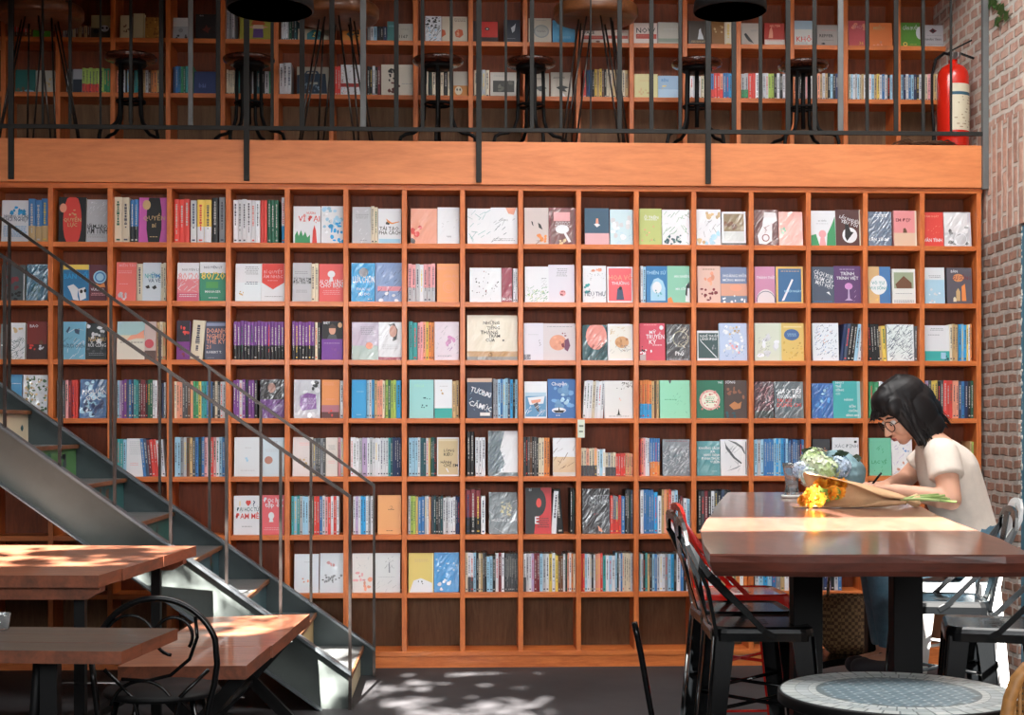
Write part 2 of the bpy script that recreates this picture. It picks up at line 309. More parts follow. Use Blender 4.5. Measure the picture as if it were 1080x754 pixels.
# ================================================================== BOOKS
TXT={}
def text_polys(s):
    if s in TXT: return TXT[s]
    cu=bpy.data.curves.new('t','FONT'); cu.body=s; cu.size=1; cu.resolution_u=1; cu.offset=0.012
    o=bpy.data.objects.new('t',cu); COL.objects.link(o)
    dg=bpy.context.evaluated_depsgraph_get(); me=bpy.data.meshes.new_from_object(o.evaluated_get(dg))
    vs=[tuple(v.co) for v in me.vertices]; fs=[list(p.vertices) for p in me.polygons]
    bpy.data.objects.remove(o); bpy.data.curves.remove(cu); bpy.data.meshes.remove(me)
    wd=max([v[0] for v in vs] or [1]); TXT[s]=(vs,fs,wd); return TXT[s]
def art(mb,ops,w,h,rnd,y0=0.0):
    """draws printed shapes and a few painted glare marks on the cover; coordinates in percent, v from the top"""
    lay=[0]
    def Y(): lay[0]+=1; return y0-0.00025*min(lay[0],14)
    def P(u,v): return (u/100*w,(1-v/100)*h)
    def pg(pts,c,y): 
        mb.poly([(min(max(x,0.0005),w-0.0005),y,min(max(z,0.0005),h-0.0005)) for x,z in pts],c)
    for op in ops.split(';'):
        a=op.split()
        if not a: continue
        k=a[0]; y=Y()
        if k=='R':
            x0,z0=P(float(a[1]),float(a[4])); x1,z1=P(float(a[3]),float(a[2])); pg([(x0,z0),(x1,z0),(x1,z1),(x0,z1)],colr(a[5]),y)
        elif k=='E':
            cx,cz=P(float(a[1]),float(a[2])); rx=float(a[3])/100*w; rz=float(a[4])/100*h
            pg([(cx+rx*math.cos(t*PI/10),cz+rz*math.sin(t*PI/10)) for t in range(20)],colr(a[5]),y)
        elif k=='P':
            q=[float(t) for t in a[2:]]; pts=[P(q[i],q[i+1]) for i in range(0,len(q),2)]
            ar=sum(pts[i][0]*pts[(i+1)%len(pts)][1]-pts[(i+1)%len(pts)][0]*pts[i][1] for i in range(len(pts)))
            pg(pts if ar>0 else pts[::-1],colr(a[1]),y)
        elif k=='L':   # L v n u0 u1 col : n short rows standing for small print
            v=float(a[1]); n=int(a[2]); u0,u1=float(a[3]),float(a[4]); c=colr(a[5])
            for i in range(n):
                u=u0+rnd.uniform(0,6); 
                while u<u1-4:
                    l=rnd.uniform(4,11); xa,za=P(u,v+i*4.6+1.6); xb,zb=P(min(u+l,u1),v+i*4.6)
                    pg([(xa,za),(xb,za),(xb,zb),(xa,zb)],c,y); u+=l+2.2
        elif k in 'BS' and len(k)==1:   # n col u0 v0 u1 v1 [size]
            n=int(a[1]); c0=a[2]; u0,v0,u1,v1=[float(t) for t in a[3:7]]; sz=float(a[7]) if len(a)>7 else (7 if k=='B' else 14)
            for i in range(n):
                u=rnd.uniform(u0,u1); v=rnd.uniform(v0,v1); c=colr(c0); f=rnd.uniform(0.8,1.2); c=tuple(min(1,t*f) for t in c)
                cx,cz=P(u,v); yy=y-0.00002*(i%12)
                if k=='B':
                    ra=sz/100*w*rnd.uniform(0.4,1); rb=sz/100*w*rnd.uniform(0.4,1); ph=rnd.uniform(0,6)
                    pg([(cx+ra*math.cos(t*PI/4+ph)*rnd.uniform(0.75,1.2),cz+rb*math.sin(t*PI/4+ph)*rnd.uniform(0.75,1.2)) for t in range(8)],c,yy)
                else:
                    l=sz/100*w*rnd.uniform(0.5,1.3); t=rnd.uniform(0.5,1.1) if rnd.random()<0.75 else rnd.uniform(-1.2,3); th=0.0022*rnd.uniform(0.5,1.3)
                    dx,dz=math.cos(t)*l/2,math.sin(t)*l/2; nx,nz=-math.sin(t)*th/2,math.cos(t)*th/2
                    pg([(cx-dx-nx,cz-dz-nz),(cx+dx-nx,cz+dz-nz),(cx+dx+nx,cz+dz+nz),(cx-dx+nx,cz-dz+nz)],c,yy)
        elif k=='O':   # ring: u v r thickness col
            cx,cz=P(float(a[1]),float(a[2])); r=float(a[3])/100*w; t=float(a[4])/100*w; c=colr(a[5])
            for i in range(24):
                a0,a1=2*PI*i/24,2*PI*(i+1)/24
                pg([(cx+r*math.cos(a0),cz+r*math.sin(a0)),(cx+r*math.cos(a1),cz+r*math.sin(a1)),(cx+(r-t)*math.cos(a1),cz+(r-t)*math.sin(a1)),(cx+(r-t)*math.cos(a0),cz+(r-t)*math.sin(a0))][::-1],c,y)
        elif k in ('T','X'):  # T u v height% col text (left) / X centred ; underscores are spaces
            u,v,hh=float(a[1]),float(a[2]),float(a[3]); s=' '.join(a[5:]).replace('_',' ')
            rot=0.0
            if s.startswith('~'): s=s[1:]; rot=-0.32
            vs,fs,wd=text_polys(s); sc=hh/100*h/0.72
            mxw=(1-u/100)*w*0.97 if k=='T' else w*0.94
            sx=min(sc,mxw/wd) if wd*sc>mxw else sc
            ox,oz=P(u,v)
            if k=='X': ox-=wd*sx/2
            oz-=hh/200*h
            b=len(mb.v); c=colr(a[4]); cr,sr=math.cos(rot),math.sin(rot)
            mb.v+=[(min(max(ox+q[0]*sx*cr-q[1]*sc*sr,0.001),w-0.001),y,min(max(oz+q[1]*sc*cr+q[0]*sx*sr,0.001),h-0.001)) for q in vs]
            for f in fs: mb.face([b+i for i in f],c)
def book_mesh(w,h,t,base,ops,seed,spine_side=None):
    """face-out paperback: cover wraps front, spine (left) and back; origin at the front bottom left corner"""
    rnd=random.Random(seed); mb=MB(); c=colr(base); ct=0.0012
    mb.box(0,w,0,ct,0,h,c); mb.box(0,w,t-ct,t,0,h,tuple(v*0.9 for v in c)); mb.box(0,ct,ct,t-ct,0,h,c)
    if ops: art(mb,ops,w,h,rnd,-0.0001)
    return mb
def page_mesh(w,h,t):
    p=MB(); p.box(0.0013,w-0.003,0.0013,t-0.0013,0.002,h-0.003); return p
def spine_cover(mb,w,h,d,tok,rnd,M=None):
    """spine-out book: origin at the bottom front left corner, spine faces -y"""
    c=colr(tok[0],0.13); ct=min(0.0012,w*0.2); b=len(mb.v)
    # gently rounded spine
    prof=[(0,0.0025),(w*0.15,0.0006),(w*0.5,0),(w*0.85,0.0006),(w,0.0025)]
    c2=colr(tok[1],0.1) if len(tok)>1 else c
    dark=(0.2126*c[0]+0.7152*c[1]+0.0722*c[2])<0.25
    zs=[(0,0.38*h,c2),(0.38*h,h,c)] if len(tok)>1 else [(0,h,c)]
    for za,zb,cc in zs:
        n=len(mb.v)
        for x,y in prof: mb.v+= [(x,y,za),(x,y,zb)]
        for i in range(4): mb.face([n+2*i,n+2*i+2,n+2*i+3,n+2*i+1],cc)
    for x0,x1 in ((0,ct),(w-ct,w)):
        mb.box(x0,x1,0.0025,d,0,h,c)
    n=len(mb.v); mb.v+=[(x,y,h) for x,y in prof]+[(w,0.004,h),(0,0.004,h)]; mb.face([n+i for i in range(7)],c)
    # printed title, author and imprint
    ink=(0.5,0.49,0.46) if dark else (0.06,0.06,0.09)
    if rnd.random()<0.25: ink=colr(rnd.choice('ryBN'))
    def dash(z0,z1,f):
        mb.poly([(w*(0.5-f),-0.0004,z0),(w*(0.5+f),-0.0004,z0),(w*(0.5+f),-0.0004,z1),(w*(0.5-f),-0.0004,z1)],ink)
    z=h*rnd.uniform(0.84,0.93); zend=h*rnd.uniform(0.32,0.5)
    while z>zend:
        l=h*rnd.uniform(0.02,0.06); dash(z-l,z,rnd.uniform(0.1,0.19)); z-=l+h*0.012
    z=zend-h*0.06
    for _ in range(rnd.randint(0,3)):
        l=h*rnd.uniform(0.02,0.05); dash(z-l,z,0.1); z-=l+h*0.01
    if rnd.random()<0.7: dash(h*0.05,h*0.085,0.25)
    if M:
        for i in range(b,len(mb.v)): mb.v[i]=tuple(M@Vector(mb.v[i]))
def spine_pages(mb,w,h,d,M=None):
    b=len(mb.v); ct=min(0.0012,w*0.2); mb.box(ct,w-ct,0.004,d-0.002,0.001,h-0.002,hx('d9d0bd'))
    if M:
        for i in range(b,len(mb.v)): mb.v[i]=tuple(M@Vector(mb.v[i]))
ORD=['','leftmost','second','third','fourth','fifth','sixth','seventh','eighth','ninth','tenth','eleventh','twelfth','thirteenth','fourteenth','fifteenth','sixteenth','seventeenth','eighteenth','nineteenth','twentieth']
FACES=[]; SPINES=[]
def parse(data):
    row=None
    for ln in data.strip().split('\n'):
        ln=ln.strip()
        if not ln: continue
        if ln[0]=='@':                    # @ rowname rowindex plane crop_x crop_y
            a=ln[1:].split(); row=(a[0],int(a[1]),a[2],float(a[3]),float(a[4])); continue
        a=ln.split('|'); x0=row[3]+float(a[1])/5.384; x1=row[3]+float(a[2])/5.384; yt=row[4]+float(a[3])/5.384
        low=row[2]=='L'; Y=0.03 if low else UY+0.03
        zb=(Z0+row[1]*PZ+TH/2) if low else UZ[row[1]]+TH/2
        X0=AY(x0,yt,Y).x; X1=AY(x1,yt,Y).x; zt=AY((x0+x1)/2,yt,Y+0.008).z; xb=XB if low else UBX
        cen=(X0+X1)/2
        k=max(i for i in range(len(xb)) if xb[i]<=cen)
        X0=max(X0,xb[k]+TH/2+0.001); X1=min(X1,xb[min(k+1,len(xb)-1)]-TH/2-0.001)
        ncub=k-5 if low else k
        rec=dict(row=row[0],low=low,k=k,ncub=ncub,Y=Y,zb=zb,X0=X0,X1=X1,h=min(zt-zb,PZ-TH-0.006))
        if a[0]=='F': rec.update(base=a[4],flags=a[5],art=(a[6] if 'w' not in a[5] else ';'.join(q for q in a[6].split(';') if not q.startswith('P W') and not (q.startswith('S ') and q.split()[2]=='W'))),label=a[7]); FACES.append(rec)
        else:
            toks=[]
            for t in a[4].split():
                if '*' in t: q,n=t.split('*'); toks+=[q]*int(n)
                else: toks.append(t)
            rec.update(toks=toks,lean=float(a[5]) if len(a)>5 and a[5] else 0.0); SPINES.append(rec)
DATA='''
@top 7 L 0 190
F|5|158|112|W||B 9 C 36 10 82 34 10;X 55 38 7 i NHỮNG_GƯƠNG;X 52 45 10 i KHỞI_NGHIỆP;L 62 6 6 94 C;R 4 88 96 97 W|white cover with a sky blue world map
S|160|272|105|bs bs bs|
F|330|485|95|k||E 50 53 34 62 r;E 16 24 13 10 e;B 6 s 40 28 62 40 5;X 50 50 8 s QUYỀN;X 50 61 8 s LỰC|black cover with a big red oval and pink badge
F|487|608|107|g||S 30 W 4 4 96 40 10;X 50 62 9 k LÀM_SAO;X 52 72 15 k ẨM_TINH;L 82 2 10 90 x|pale grey cover with black title lettering
S|645|735|92|w w|
S|738|782|105|bk bk|
F|785|948|97|M||P k 34 0 72 0 79 30 79 70 72 100 34 100 27 70 27 30;E 26 16 14 11 s;X 53 45 10 s QUYỀN;X 53 62 8 s BÍ;L 86 1 36 70 s|magenta cover with a dark oval and gold badge
@top 7 L 170 190
S|72|160|107|r r r|
S|165|200|107|gW|
S|203|285|107|yW yW|
S|288|322|97|k|
S|328|362|97|x|
S|408|560|107|W W W W W W|
S|562|600|107|r r|
S|602|665|110|N N N|
S|683|705|97|WC|
F|750|903|147|W||X 64 18 6 r VƯƠN;T 18 33 15 r VĨ_ĐẠI;P n 6 100 6 78 14 66 20 80 28 64 36 80 44 68 52 84 62 76 62 100;P r 70 100 72 66 78 50 84 66 88 100|white cover with green skyline and red tower
F|908|1037|147|W||B 22 c 8 6 94 60 11;B 14 C 40 45 98 96 11;B 8 W 10 15 60 70 9|white cover splashed with sky blue paint
@top 7 L 350 190
F|115|222|150|g||L 20 3 16 86 x;S 12 W 6 5 94 95 18;L 90 1 40 80 x|grey cover with thin ruled lines
S|222|260|148|w w|
F|262|393|160|W||P o 34 28 60 40 92 36 92 38 60 44 42 40;B 6 k 36 36 46 44 6;X 48 56 10 k TÁI_TẠO;X 50 68 11 k PHÁ_CÁCH;R 4 86 96 97 c|white cover with an orange trumpet
F|448|597|160|e|w|S 34 W 2 2 98 98 34;B 4 r 4 50 40 74 14;B 3 G 2 70 24 98 11|coral red cover in crumpled film
F|600|725|153|W|w|X 52 78 5 x ngày;S 5 g 10 30 90 60 12|plain white cover with faint grey sketch
F|770|902|160|W|w|S 16 t 6 6 94 90 30;S 14 W 2 2 98 98 36|white film-wrapped cover with teal streaks
F|902|1054|155|W|w|P e 56 0 96 0 86 20 66 16;X 50 34 5 x NẮNG;S 14 T 4 30 96 90 22;L 84 2 10 90 x|white wrapped cover with a peach corner shape
@top 7 L 530 190
F|125|262|155|p||R 0 0 100 100 c8bcba;P k 28 36 34 38 38 50 32 46;P k 56 40 68 46 76 60 60 54;B 8 o 34 72 94 94 9;S 4 d 40 76 70 96 22|grey pink cover with black drops and orange leaves
F|265|415|155|R|w|R 6 4 94 97 6e3c3c;R 18 12 80 36 p;L 38 3 20 82 W;E 50 58 26 12 W;P e2dee2 52 64 60 62 84 92 74 94;B 5 s 30 86 70 98 8|maroon wrapped cover with a white pan
F|468|607|157|i||R 0 0 100 68 34566e;R 0 68 100 100 d8aab0;P W 38 44 50 40 64 46 50 52;P e 47 28 55 28 57 42 45 42|navy and pink cover with a tiny white boat
F|612|742|165|c||R 0 0 100 100 c4dce4;B 12 W 10 20 90 90 16;S 8 c 10 60 90 96 20|misty pale blue cover
F|778|905|160|l||R 0 0 100 100 b4c078;T 22 24 8 W Ở_TRÊN;L 30 1 22 80 W;B 6 e 10 42 80 92 5;S 8 n 8 60 80 98 8|lime green cover with small red leaves
F|908|1064|167|W|w|S 26 n 2 4 98 96 24;P W 60 2 78 2 40 70 30 60;B 14 T 6 70 70 96 7;S 16 W 2 2 98 98 40|film-wrapped white cover with green leaf strokes
@top 7 L 710 190
F|135|272|165|W|w|B 6 s 20 6 96 24 14;S 10 x 10 30 92 74 22;B 6 c 30 64 96 96 16;B 4 s 4 78 40 98 11|white cover with ochre brush washes
F|278|415|178|W|w|R 8 6 92 58 8a7a5c;B 6 d 14 30 60 55 12;R 8 60 92 88 c2c8c8;P W 8 2 16 2 98 98 90 98;R 0 92 100 100 G|white bordered cover with a brown house picture
F|462|597|167|R|w|R 0 0 100 100 6a4444;P e2dee2 44 6 92 8 96 30 76 40 74 86 50 96 20 94 14 72 34 46;O 48 78 16 4 R;S 4 R 46 34 60 80 30|maroon cover with a pale violin scroll
F|602|738|178|e|w|R 0 0 100 100 e8aea6;P W 40 2 58 2 16 98 4 98;P W 62 2 84 2 56 96 44 98;P W 90 4 98 4 90 96 84 96;B 6 m 10 50 40 80 8|pink film-wrapped cover with a mint smudge
F|785|925|172|W||P n 0 70 20 66 34 100 0 100;P n 98 16 100 100 62 100 66 66 84 40;E 46 66 15 11 p;P p 38 76 54 76 60 100 32 100;X 46 28 5 x an_nhiên;L 36 1 20 70 g|white cover with green leaves and a pink head
@top 7 L 860 190
F|120|262|165|R||R 0 0 100 100 50302e;T 14 18 8 W ~LẤY_NGƯỜI;T 20 30 9 W ~YÊU_TÔI;E 56 70 30 21 W;P k 38 40 50 40 60 60 72 62 44 86 36 74;R 95 0 100 100 w|dark brown cover with a bird in a white circle
F|302|435|178|i|w|R 0 0 100 100 5c7088;L 8 2 20 80 W;P W 40 2 52 2 20 36 12 36;S 10 W 30 30 70 70 10;X 42 80 9 W VÂN_TÌNH;P W 84 20 90 20 74 80 70 80|slate blue cover lettered with a white title
F|448|578|172|p||R 0 0 100 62 de8f92;R 0 62 100 100 d6b8a0;X 42 26 9 R EM_ĐẸP;P d 40 62 42 50 50 48 56 54 58 62;R 92 0 100 100 w|salmon pink cover with a beige base
F|622|732|180|r||X 40 12 6 e TÁM_NGÀY;S 8 e 20 40 80 66 8;X 44 81 10 W VÂN_TÌNH|red cover lettered in white along its foot
F|735|888|180|g|w|R 0 4 88 60 d2d4d8;S 12 W 4 4 90 50 30;B 9 G 20 40 90 92 9;B 5 W 20 60 80 90 10;O 60 78 24 3 W|silver grey cover with tangled dark drawing
@second 6 L 0 190
F|5|140|480|T||R 0 0 100 100 4a5458;B 8 R 20 30 70 70 12;B 6 k 20 70 90 98 12;P W 92 20 96 20 98 98 94 98|murky dark cover with a red blot
F|148|270|477|i|w|R 0 0 100 100 3e6c86;S 20 c 4 4 96 96 20;B 6 T 20 50 80 98 14|ocean blue film-wrapped cover
F|347|500|478|b||R 0 0 100 14 y;R 0 14 100 100 2e74a4;X 54 32 14 C BÁN_TỐI;P W 22 60 44 54 62 66 60 86 66 100 44 96 34 76;P W 62 68 88 62 92 92 70 100;E 74 74 6 5 k;E 88 72 5 5 k|bright blue cover with a white map and heart eyes
F|505|605|480|R||R 0 0 100 100 5a2c38;E 60 34 38 18 c;O 60 34 30 8 b;P o 24 62 40 52 60 56 84 50 92 62;T 10 68 7 W VƯƠNG;L 78 2 10 90 p|maroon cover with a light blue disc
F|657|772|465|e||R 0 0 100 100 dc6a62;T 12 8 7 p MIỀN_TÂY;L 22 2 10 80 p;L 55 1 10 60 p;B 6 g 14 80 90 96 12|coral red cover fading to grey at the foot
S|775|808|470|w|
F|808|912|467|c||R 0 0 100 100 c2ccd6;T 10 34 12 t NHỮNG;T 44 34 10 b TÌM;T 30 46 10 i VÀ_VỀ;P k 14 62 34 58 40 66 24 68;P k 50 64 70 58 78 66 62 70|pale blue cover with two black birds
S|912|942|468|w w|
@second 6 L 170 190
F|88|213|467|W||R 0 42 100 78 d88088;R 0 78 100 100 c8607a;X 50 35 19 p 80/20;S 14 W 4 40 96 74 26;X 62 18 6 x NGUYÊN_LÝ;L 82 2 10 90 W|white and crimson cover titled 80/20
F|217|367|465|n||R 0 0 100 28 W;R 0 28 100 100 3a8a6e;X 50 13 6 i NGUYÊN_LÝ;X 50 34 19 y 80/20;R 24 50 70 66 4f9a58;X 50 75 6 W MANAGER;L 90 1 30 70 W|green and white cover titled 80/20
F|420|567|473|W||R 0 50 100 100 dce6ec;L 8 5 36 90 x;L 48 2 36 86 i;B 8 s 14 74 34 88 4|white cover with grey lettering and small stamp
F|568|700|473|W||P r 2 0 98 0 98 50 50 68 2 50;X 50 22 8 p BÍ_QUYẾT;X 50 34 8 p ÂM_NHẠC;L 44 1 26 74 p;L 86 1 14 90 x|white cover with a red pentagon shield
F|745|852|468|g||T 4 42 8 k TỪ_TRÁI_TIM;T 4 50 8 k ĐẾN_TRÁI_TIM;L 22 2 10 80 x;L 70 2 14 80 x|light grey cover with two short black lines
S|852|892|470|w w|
F|895|1037|475|r||R 0 0 100 100 e0605e;E 50 27 15 9 W;P W 46 32 54 32 58 46 42 46;X 50 47 11 W AI_CHE_LƯNG;X 50 57 11 W CHO_BẠN;L 70 3 14 86 p|coral red cover with a white tree
@second 6 L 350 190
F|110|243|470|C|w|E 52 24 20 12 x;X 52 42 17 W LỰA_CHỌN;X 50 67 6 W THỰC_SỰ;X 54 80 7 W TỰ_DO;L 92 1 70 90 W|cyan blue cover with big white title
F|247|397|467|b|w|R 0 0 100 100 7e98c4;S 30 W 2 2 98 58 32;R 8 60 98 72 d88a98;S 14 B 6 10 94 96 20;B 5 W 10 76 90 96 10|crinkled blue cover with a pink stripe
S|432|587|473|pg pg g W pg pg pg|
F|597|722|472|o||R 0 0 100 100 e49a66;X 50 12 8 e MINH_TRIẾT;X 60 32 7 e CỦA_AN;O 54 60 28 3 e;O 54 60 18 2 e;L 88 1 20 84 e|orange cover with a faint round emblem
F|783|962|497|W|w|B 22 k 8 12 94 92 2.4;B 6 R 8 10 90 80 2.6;P W 6 88 82 2 98 2 24 92;P W 50 96 98 46 98 58 64 98|white wrapped cover scattered with dark notes
F|965|1024|497|R|w|R 0 0 100 100 94384c;P W 10 60 90 4 98 12 10 74;X 50 90 10 W MON|narrow wine red wrapped cover
@second 6 L 530 190
S|60|88|500|W W|
F|128|262|490|W||S 60 n 4 56 96 98 9;S 20 l 4 66 96 98 8;S 10 g 60 34 96 60 10;L 32 1 70 96 x|white cover with green meadow grass
F|262|410|480|W||R 0 0 100 100 d6d4e0;L 10 5 30 72 x;E 54 75 12 8 p;B 5 R 46 70 62 80 4|lilac white cover with a ladybird
F|458|590|485|W||B 6 t 6 50 40 72 9;B 5 e 40 2 80 14 9;S 16 x 10 14 90 40 6;S 10 g 4 60 96 96 12;X 50 76 12 i TIỂU_THƯ|white floral cover with a mint leaf
F|595|742|490|r||R 0 0 100 100 W;R 6 5 95 95 e2646c;X 52 30 14 e HOA_VÔ;X 52 46 8 W THƯỜNG;P i 36 92 40 62 50 56 60 64 66 92;E 52 60 6 5 k|coral cover in a white frame with a small figure
S|785|815|487|W c|
F|818|938|487|b||R 0 0 100 100 2e76ac;P c 20 94 20 56 36 36 56 32 78 40 90 60 90 94;E 50 58 22 16 W;B 5 t 40 60 70 84 6;X 46 18 9 c THIÊN_SỨ|blue cover with a pale glowing arch
F|938|1064|487|m||R 0 0 100 100 86c0a8;T 30 28 7 W AN_NHIÊN;T 36 62 6 W MÀ_SỐNG;P W 84 50 100 46 100 98 80 96;P k 84 54 98 42 100 60 90 60 88 82 80 78;P o 0 88 16 84 26 100 0 100|mint cover with a black haired girl
@second 6 L 710 190
F|140|270|487|p||R 0 0 100 100 d6b4a8;B 12 R 14 58 90 94 9;B 6 e 20 16 80 50 12;L 8 1 20 80 d|pale pink cover with rusty flowers
F|272|422|492|i||R 0 0 100 46 7686a8;R 0 46 100 80 d09a84;R 0 80 100 100 6a8098;X 56 24 9 W HOÀNG_HÔN;X 50 36 7 W MỎNG_MANH;B 9 W 10 78 96 98 6;E 58 58 22 9 e|slate blue cover with an orange sunset
F|465|580|490|p||R 0 0 100 100 c488a8;X 56 30 7 W THÀNH_THẬT;E 54 92 46 30 d6ccd0;O 54 92 46 3 i;R 0 97 100 100 d6ccd0|mauve pink cover with a pale rising disc
F|585|740|490|b||R 0 0 100 100 d8b060;R 8 6 93 96 3a6894;L 12 1 18 86 s;P W 58 34 64 36 30 92 20 94;X 62 67 6 c MƯỜI_NGÀY|blue cover in a gold frame
F|790|918|490|i||R 0 0 100 100 4a5668;T 8 12 11 W ~CÁCH_XUA;T 8 26 11 W ~TRĂM_CÂY;T 14 40 11 W ~MẠT_HẠT;P W 64 70 76 68 84 78 74 74;L 94 1 10 90 b|slate cover with slanting white lettering
F|918|1077|487|P||R 0 0 100 100 5c3e6c;L 8 1 20 80 v;X 50 20 9 W TRÌNH;X 50 32 8 W TRÌNH_VIỆT;E 54 54 15 9 c88ac4;P v 52 60 56 60 58 86 70 92 38 92 50 86;S 4 v 60 60 80 96 10|purple cover with a lilac goblet
@second 6 L 860 190
F|303|430|490|s||R 0 0 50 100 d6b07e;R 50 0 100 100 4878ac;E 46 50 38 26 e2e4e6;X 44 44 8 t VÔ_TƯ;X 46 58 8 t VUI_SỐNG;S 8 y 4 70 50 96 10|sand and blue cover with a white oval
F|440|572|503|W||R 0 0 100 100 dadcd8;R 8 10 92 56 98a488;P d 14 44 50 20 84 40 84 56 20 56;L 70 1 12 86 x;L 90 2 6 92 i|white cover with a thatched house photo
F|625|738|495|c||R 0 0 100 34 d8dce0;R 0 34 100 100 a8cce0;L 22 2 20 80 x;B 8 W 10 60 80 98 8|pale blue cover fading into white
F|750|892|497|G||R 0 0 100 100 5a5660;T 16 10 7 W BẢN;E 46 28 22 11 d89060;T 24 28 11 R SỰ_SỐNG;P s 36 92 36 66 44 56 52 66 52 92;P o 58 92 58 52 72 44 76 92;P w 24 94 24 84 30 80 36 86 36 94|slate cover with candle shapes and orange badge
@third 5 L 0 310
F|0|30|170|x||R 0 0 100 100 7a8488;B 3 W 20 30 80 80 20|narrow grey cover at the picture edge
F|55|138|163|W|w|S 44 T 2 40 98 98 34;S 20 W 2 2 98 98 40;B 5 s 20 10 90 34 16|white film-wrapped cover with dark feathering
F|150|265|155|R||R 0 0 100 60 7c2c28;R 0 60 100 100 3c2424;T 12 12 8 W BAO;B 5 W 60 58 90 72 8;E 70 56 9 6 d;B 4 r 10 62 40 80 10|dark red cover with a small white animal
F|348|483|157|c||R 0 0 100 100 74b0cc;P i 16 26 30 12 34 16 24 30;P i 50 20 74 18 72 34 56 30;S 14 W 20 20 98 96 34;S 6 i 10 44 70 70 16;T 6 64 9 i NGƯỜI_CHIẾN|light blue cover with a dark sketched face
F|487|602|165|k||R 0 0 100 100 2c3438;B 12 W 6 2 94 50 14;B 8 G 6 30 94 96 12;T 10 44 12 s NGÀY_SAU;T 8 60 10 W RỒI_CŨNG;L 82 2 8 90 x|black cover with white smoke shapes
F|660|820|155|W||R 0 0 100 36 9ec0c4;R 0 36 100 46 d8c8b0;R 0 46 100 100 d6d2c6;P e 30 52 50 36 70 34 96 22 96 44 70 44;L 54 1 6 92 k|cream cover with a teal sky landscape
F|820|885|157|p||R 0 0 100 100 c4b0ac;E 40 58 40 12 c4505a;R 0 76 100 100 5a4640|dusty pink cover with a red disc
S|888|940|155|s w s|
@third 5 L 170 310
F|85|160|150|P||R 0 0 100 54 2a2430;B 5 r 30 14 90 40 16;R 0 54 100 100 7a3a86;B 3 R 20 74 70 92 14|purple and black cover leaning at the left
S|162|235|150|w|5
F|245|365|155|i||R 0 0 100 100 4a4e62;R 8 4 96 12 8a94b4;T 8 24 12 e DOANH;T 8 38 12 e NGHIỆP;T 8 52 12 e THẾ_KỶ;T 8 66 10 e 21;T 8 80 6 W ROBERT_T.;L 94 1 8 50 x|slate blue cover with peach title lettering
S|410|697|152|Pk*15|
S|742|870|155|Pk*7|
S|872|905|155|w k|
F|910|1031|155|P||R 0 0 100 46 1e1c20;E 50 22 16 13 d8a088;P 4a3a34 32 14 50 6 68 14 64 18 36 18;P G 26 46 34 34 66 34 74 46;E 86 10 10 7 d8b088;T 8 4 6 W BIẾT;R 0 46 100 100 76409a;L 56 1 10 88 v;B 5 P 30 70 80 94 9|purple cover with a portrait on black
@third 5 L 350 310
F|113|263|160|v|w|R 0 0 100 100 b8aec2;R 0 62 100 100 a8bcb8;S 12 W 4 4 96 96 30;E 66 62 14 9 e;L 12 5 30 84 x|mauve film-wrapped cover with a peach sun
F|265|397|160|W|w|P 2a2a2c 42 6 66 2 82 20 78 46 60 50 66 26;E 62 24 16 16 c89a8c;R 0 92 100 100 a05060;L 60 3 12 86 g;S 8 g 4 4 50 50 20|white cover with a dark haired portrait
S|437|485|157|t t|
S|487|580|157|p p e y o o|
F|583|722|157|p|w|R 0 0 100 100 d8ccd8;B 6 c080b0 48 40 84 60 12;S 12 x 10 10 94 90 14;S 4 P 48 54 70 74 16;L 88 1 10 70 x|pale pink cover with a purple bloom
F|768|1054|120|w|w|R 0 0 100 80 ded6c4;R 0 80 100 92 b89468;R 0 92 100 100 8c8c88;X 48 17 7 k NHỮNG;X 52 28 7 k TIẾNG;X 44 38 8 k THĂNG;X 54 46 7 k TRẦM;X 46 55 7 k CỦA;E 72 56 2 2 k;O 46 88 4 0.8 d|wide cream wrapped album with handwritten title
@third 5 L 530 310
F|122|232|165|W||R 0 0 100 100 d4d2de;S 4 k 76 46 90 60 8;R 0 84 34 98 7a7c88;S 6 W 2 84 34 98 10;L 30 1 20 80 g|lilac white cover with a grey city block
F|232|417|167|g||R 0 0 100 100 cec6ca;L 8 1 10 90 x;E 46 52 27 21 d8987e;B 9 e 30 36 60 72 7;P 70405e 66 46 78 40 84 60 76 76 66 70;P R 56 56 64 52 66 66 58 64;B 4 R 60 24 72 34 3|grey cover with a split pomegranate
F|455|597|175|T|w|E 56 32 42 38 d8887e;S 50 W 2 4 98 98 40;S 30 k 2 50 98 98 34|dark wrapped cover with a coral blot
F|600|742|170|W||R 6 5 94 95 dadad4;S 20 s 8 8 70 50 14;E 56 50 28 16 c89a6e;B 8 b4825a 34 40 84 64 9;S 16 x 10 54 90 80 14;S 6 d 56 60 70 74 6|white bordered cover with brown mushrooms
F|780|925|165|r||R 0 0 100 100 c84a5e;L 4 1 14 70 p;E 86 12 8 6 W;T 38 24 9 W MỸ;T 26 36 12 W TRUYỀN;T 36 50 11 W KỲ;L 58 1 50 90 W;B 6 W 4 66 46 82 6;B 4 k 4 62 24 76 5;R 0 84 24 100 b0a4a8|raspberry red cover with white lettering
F|932|1066|172|G|w|R 0 0 100 100 44464a;S 14 w 50 6 96 60 22;O 60 40 34 4 9a9884;S 12 x 4 4 96 96 34;T 36 80 11 W Phố;L 96 1 10 90 g|charcoal wrapped cover with a pale plant ring
@third 5 L 710 310
F|137|262|208|T||R 0 0 100 100 W;R 6 8 96 92 3e5658;T 12 18 8 W NGHỆ_THUẬT;T 12 28 8 W LÃNH_ĐẠO;P W 14 34 18 34 92 90 86 90;B 3 x 66 46 86 60 8|short teal cover in a white frame with a diagonal
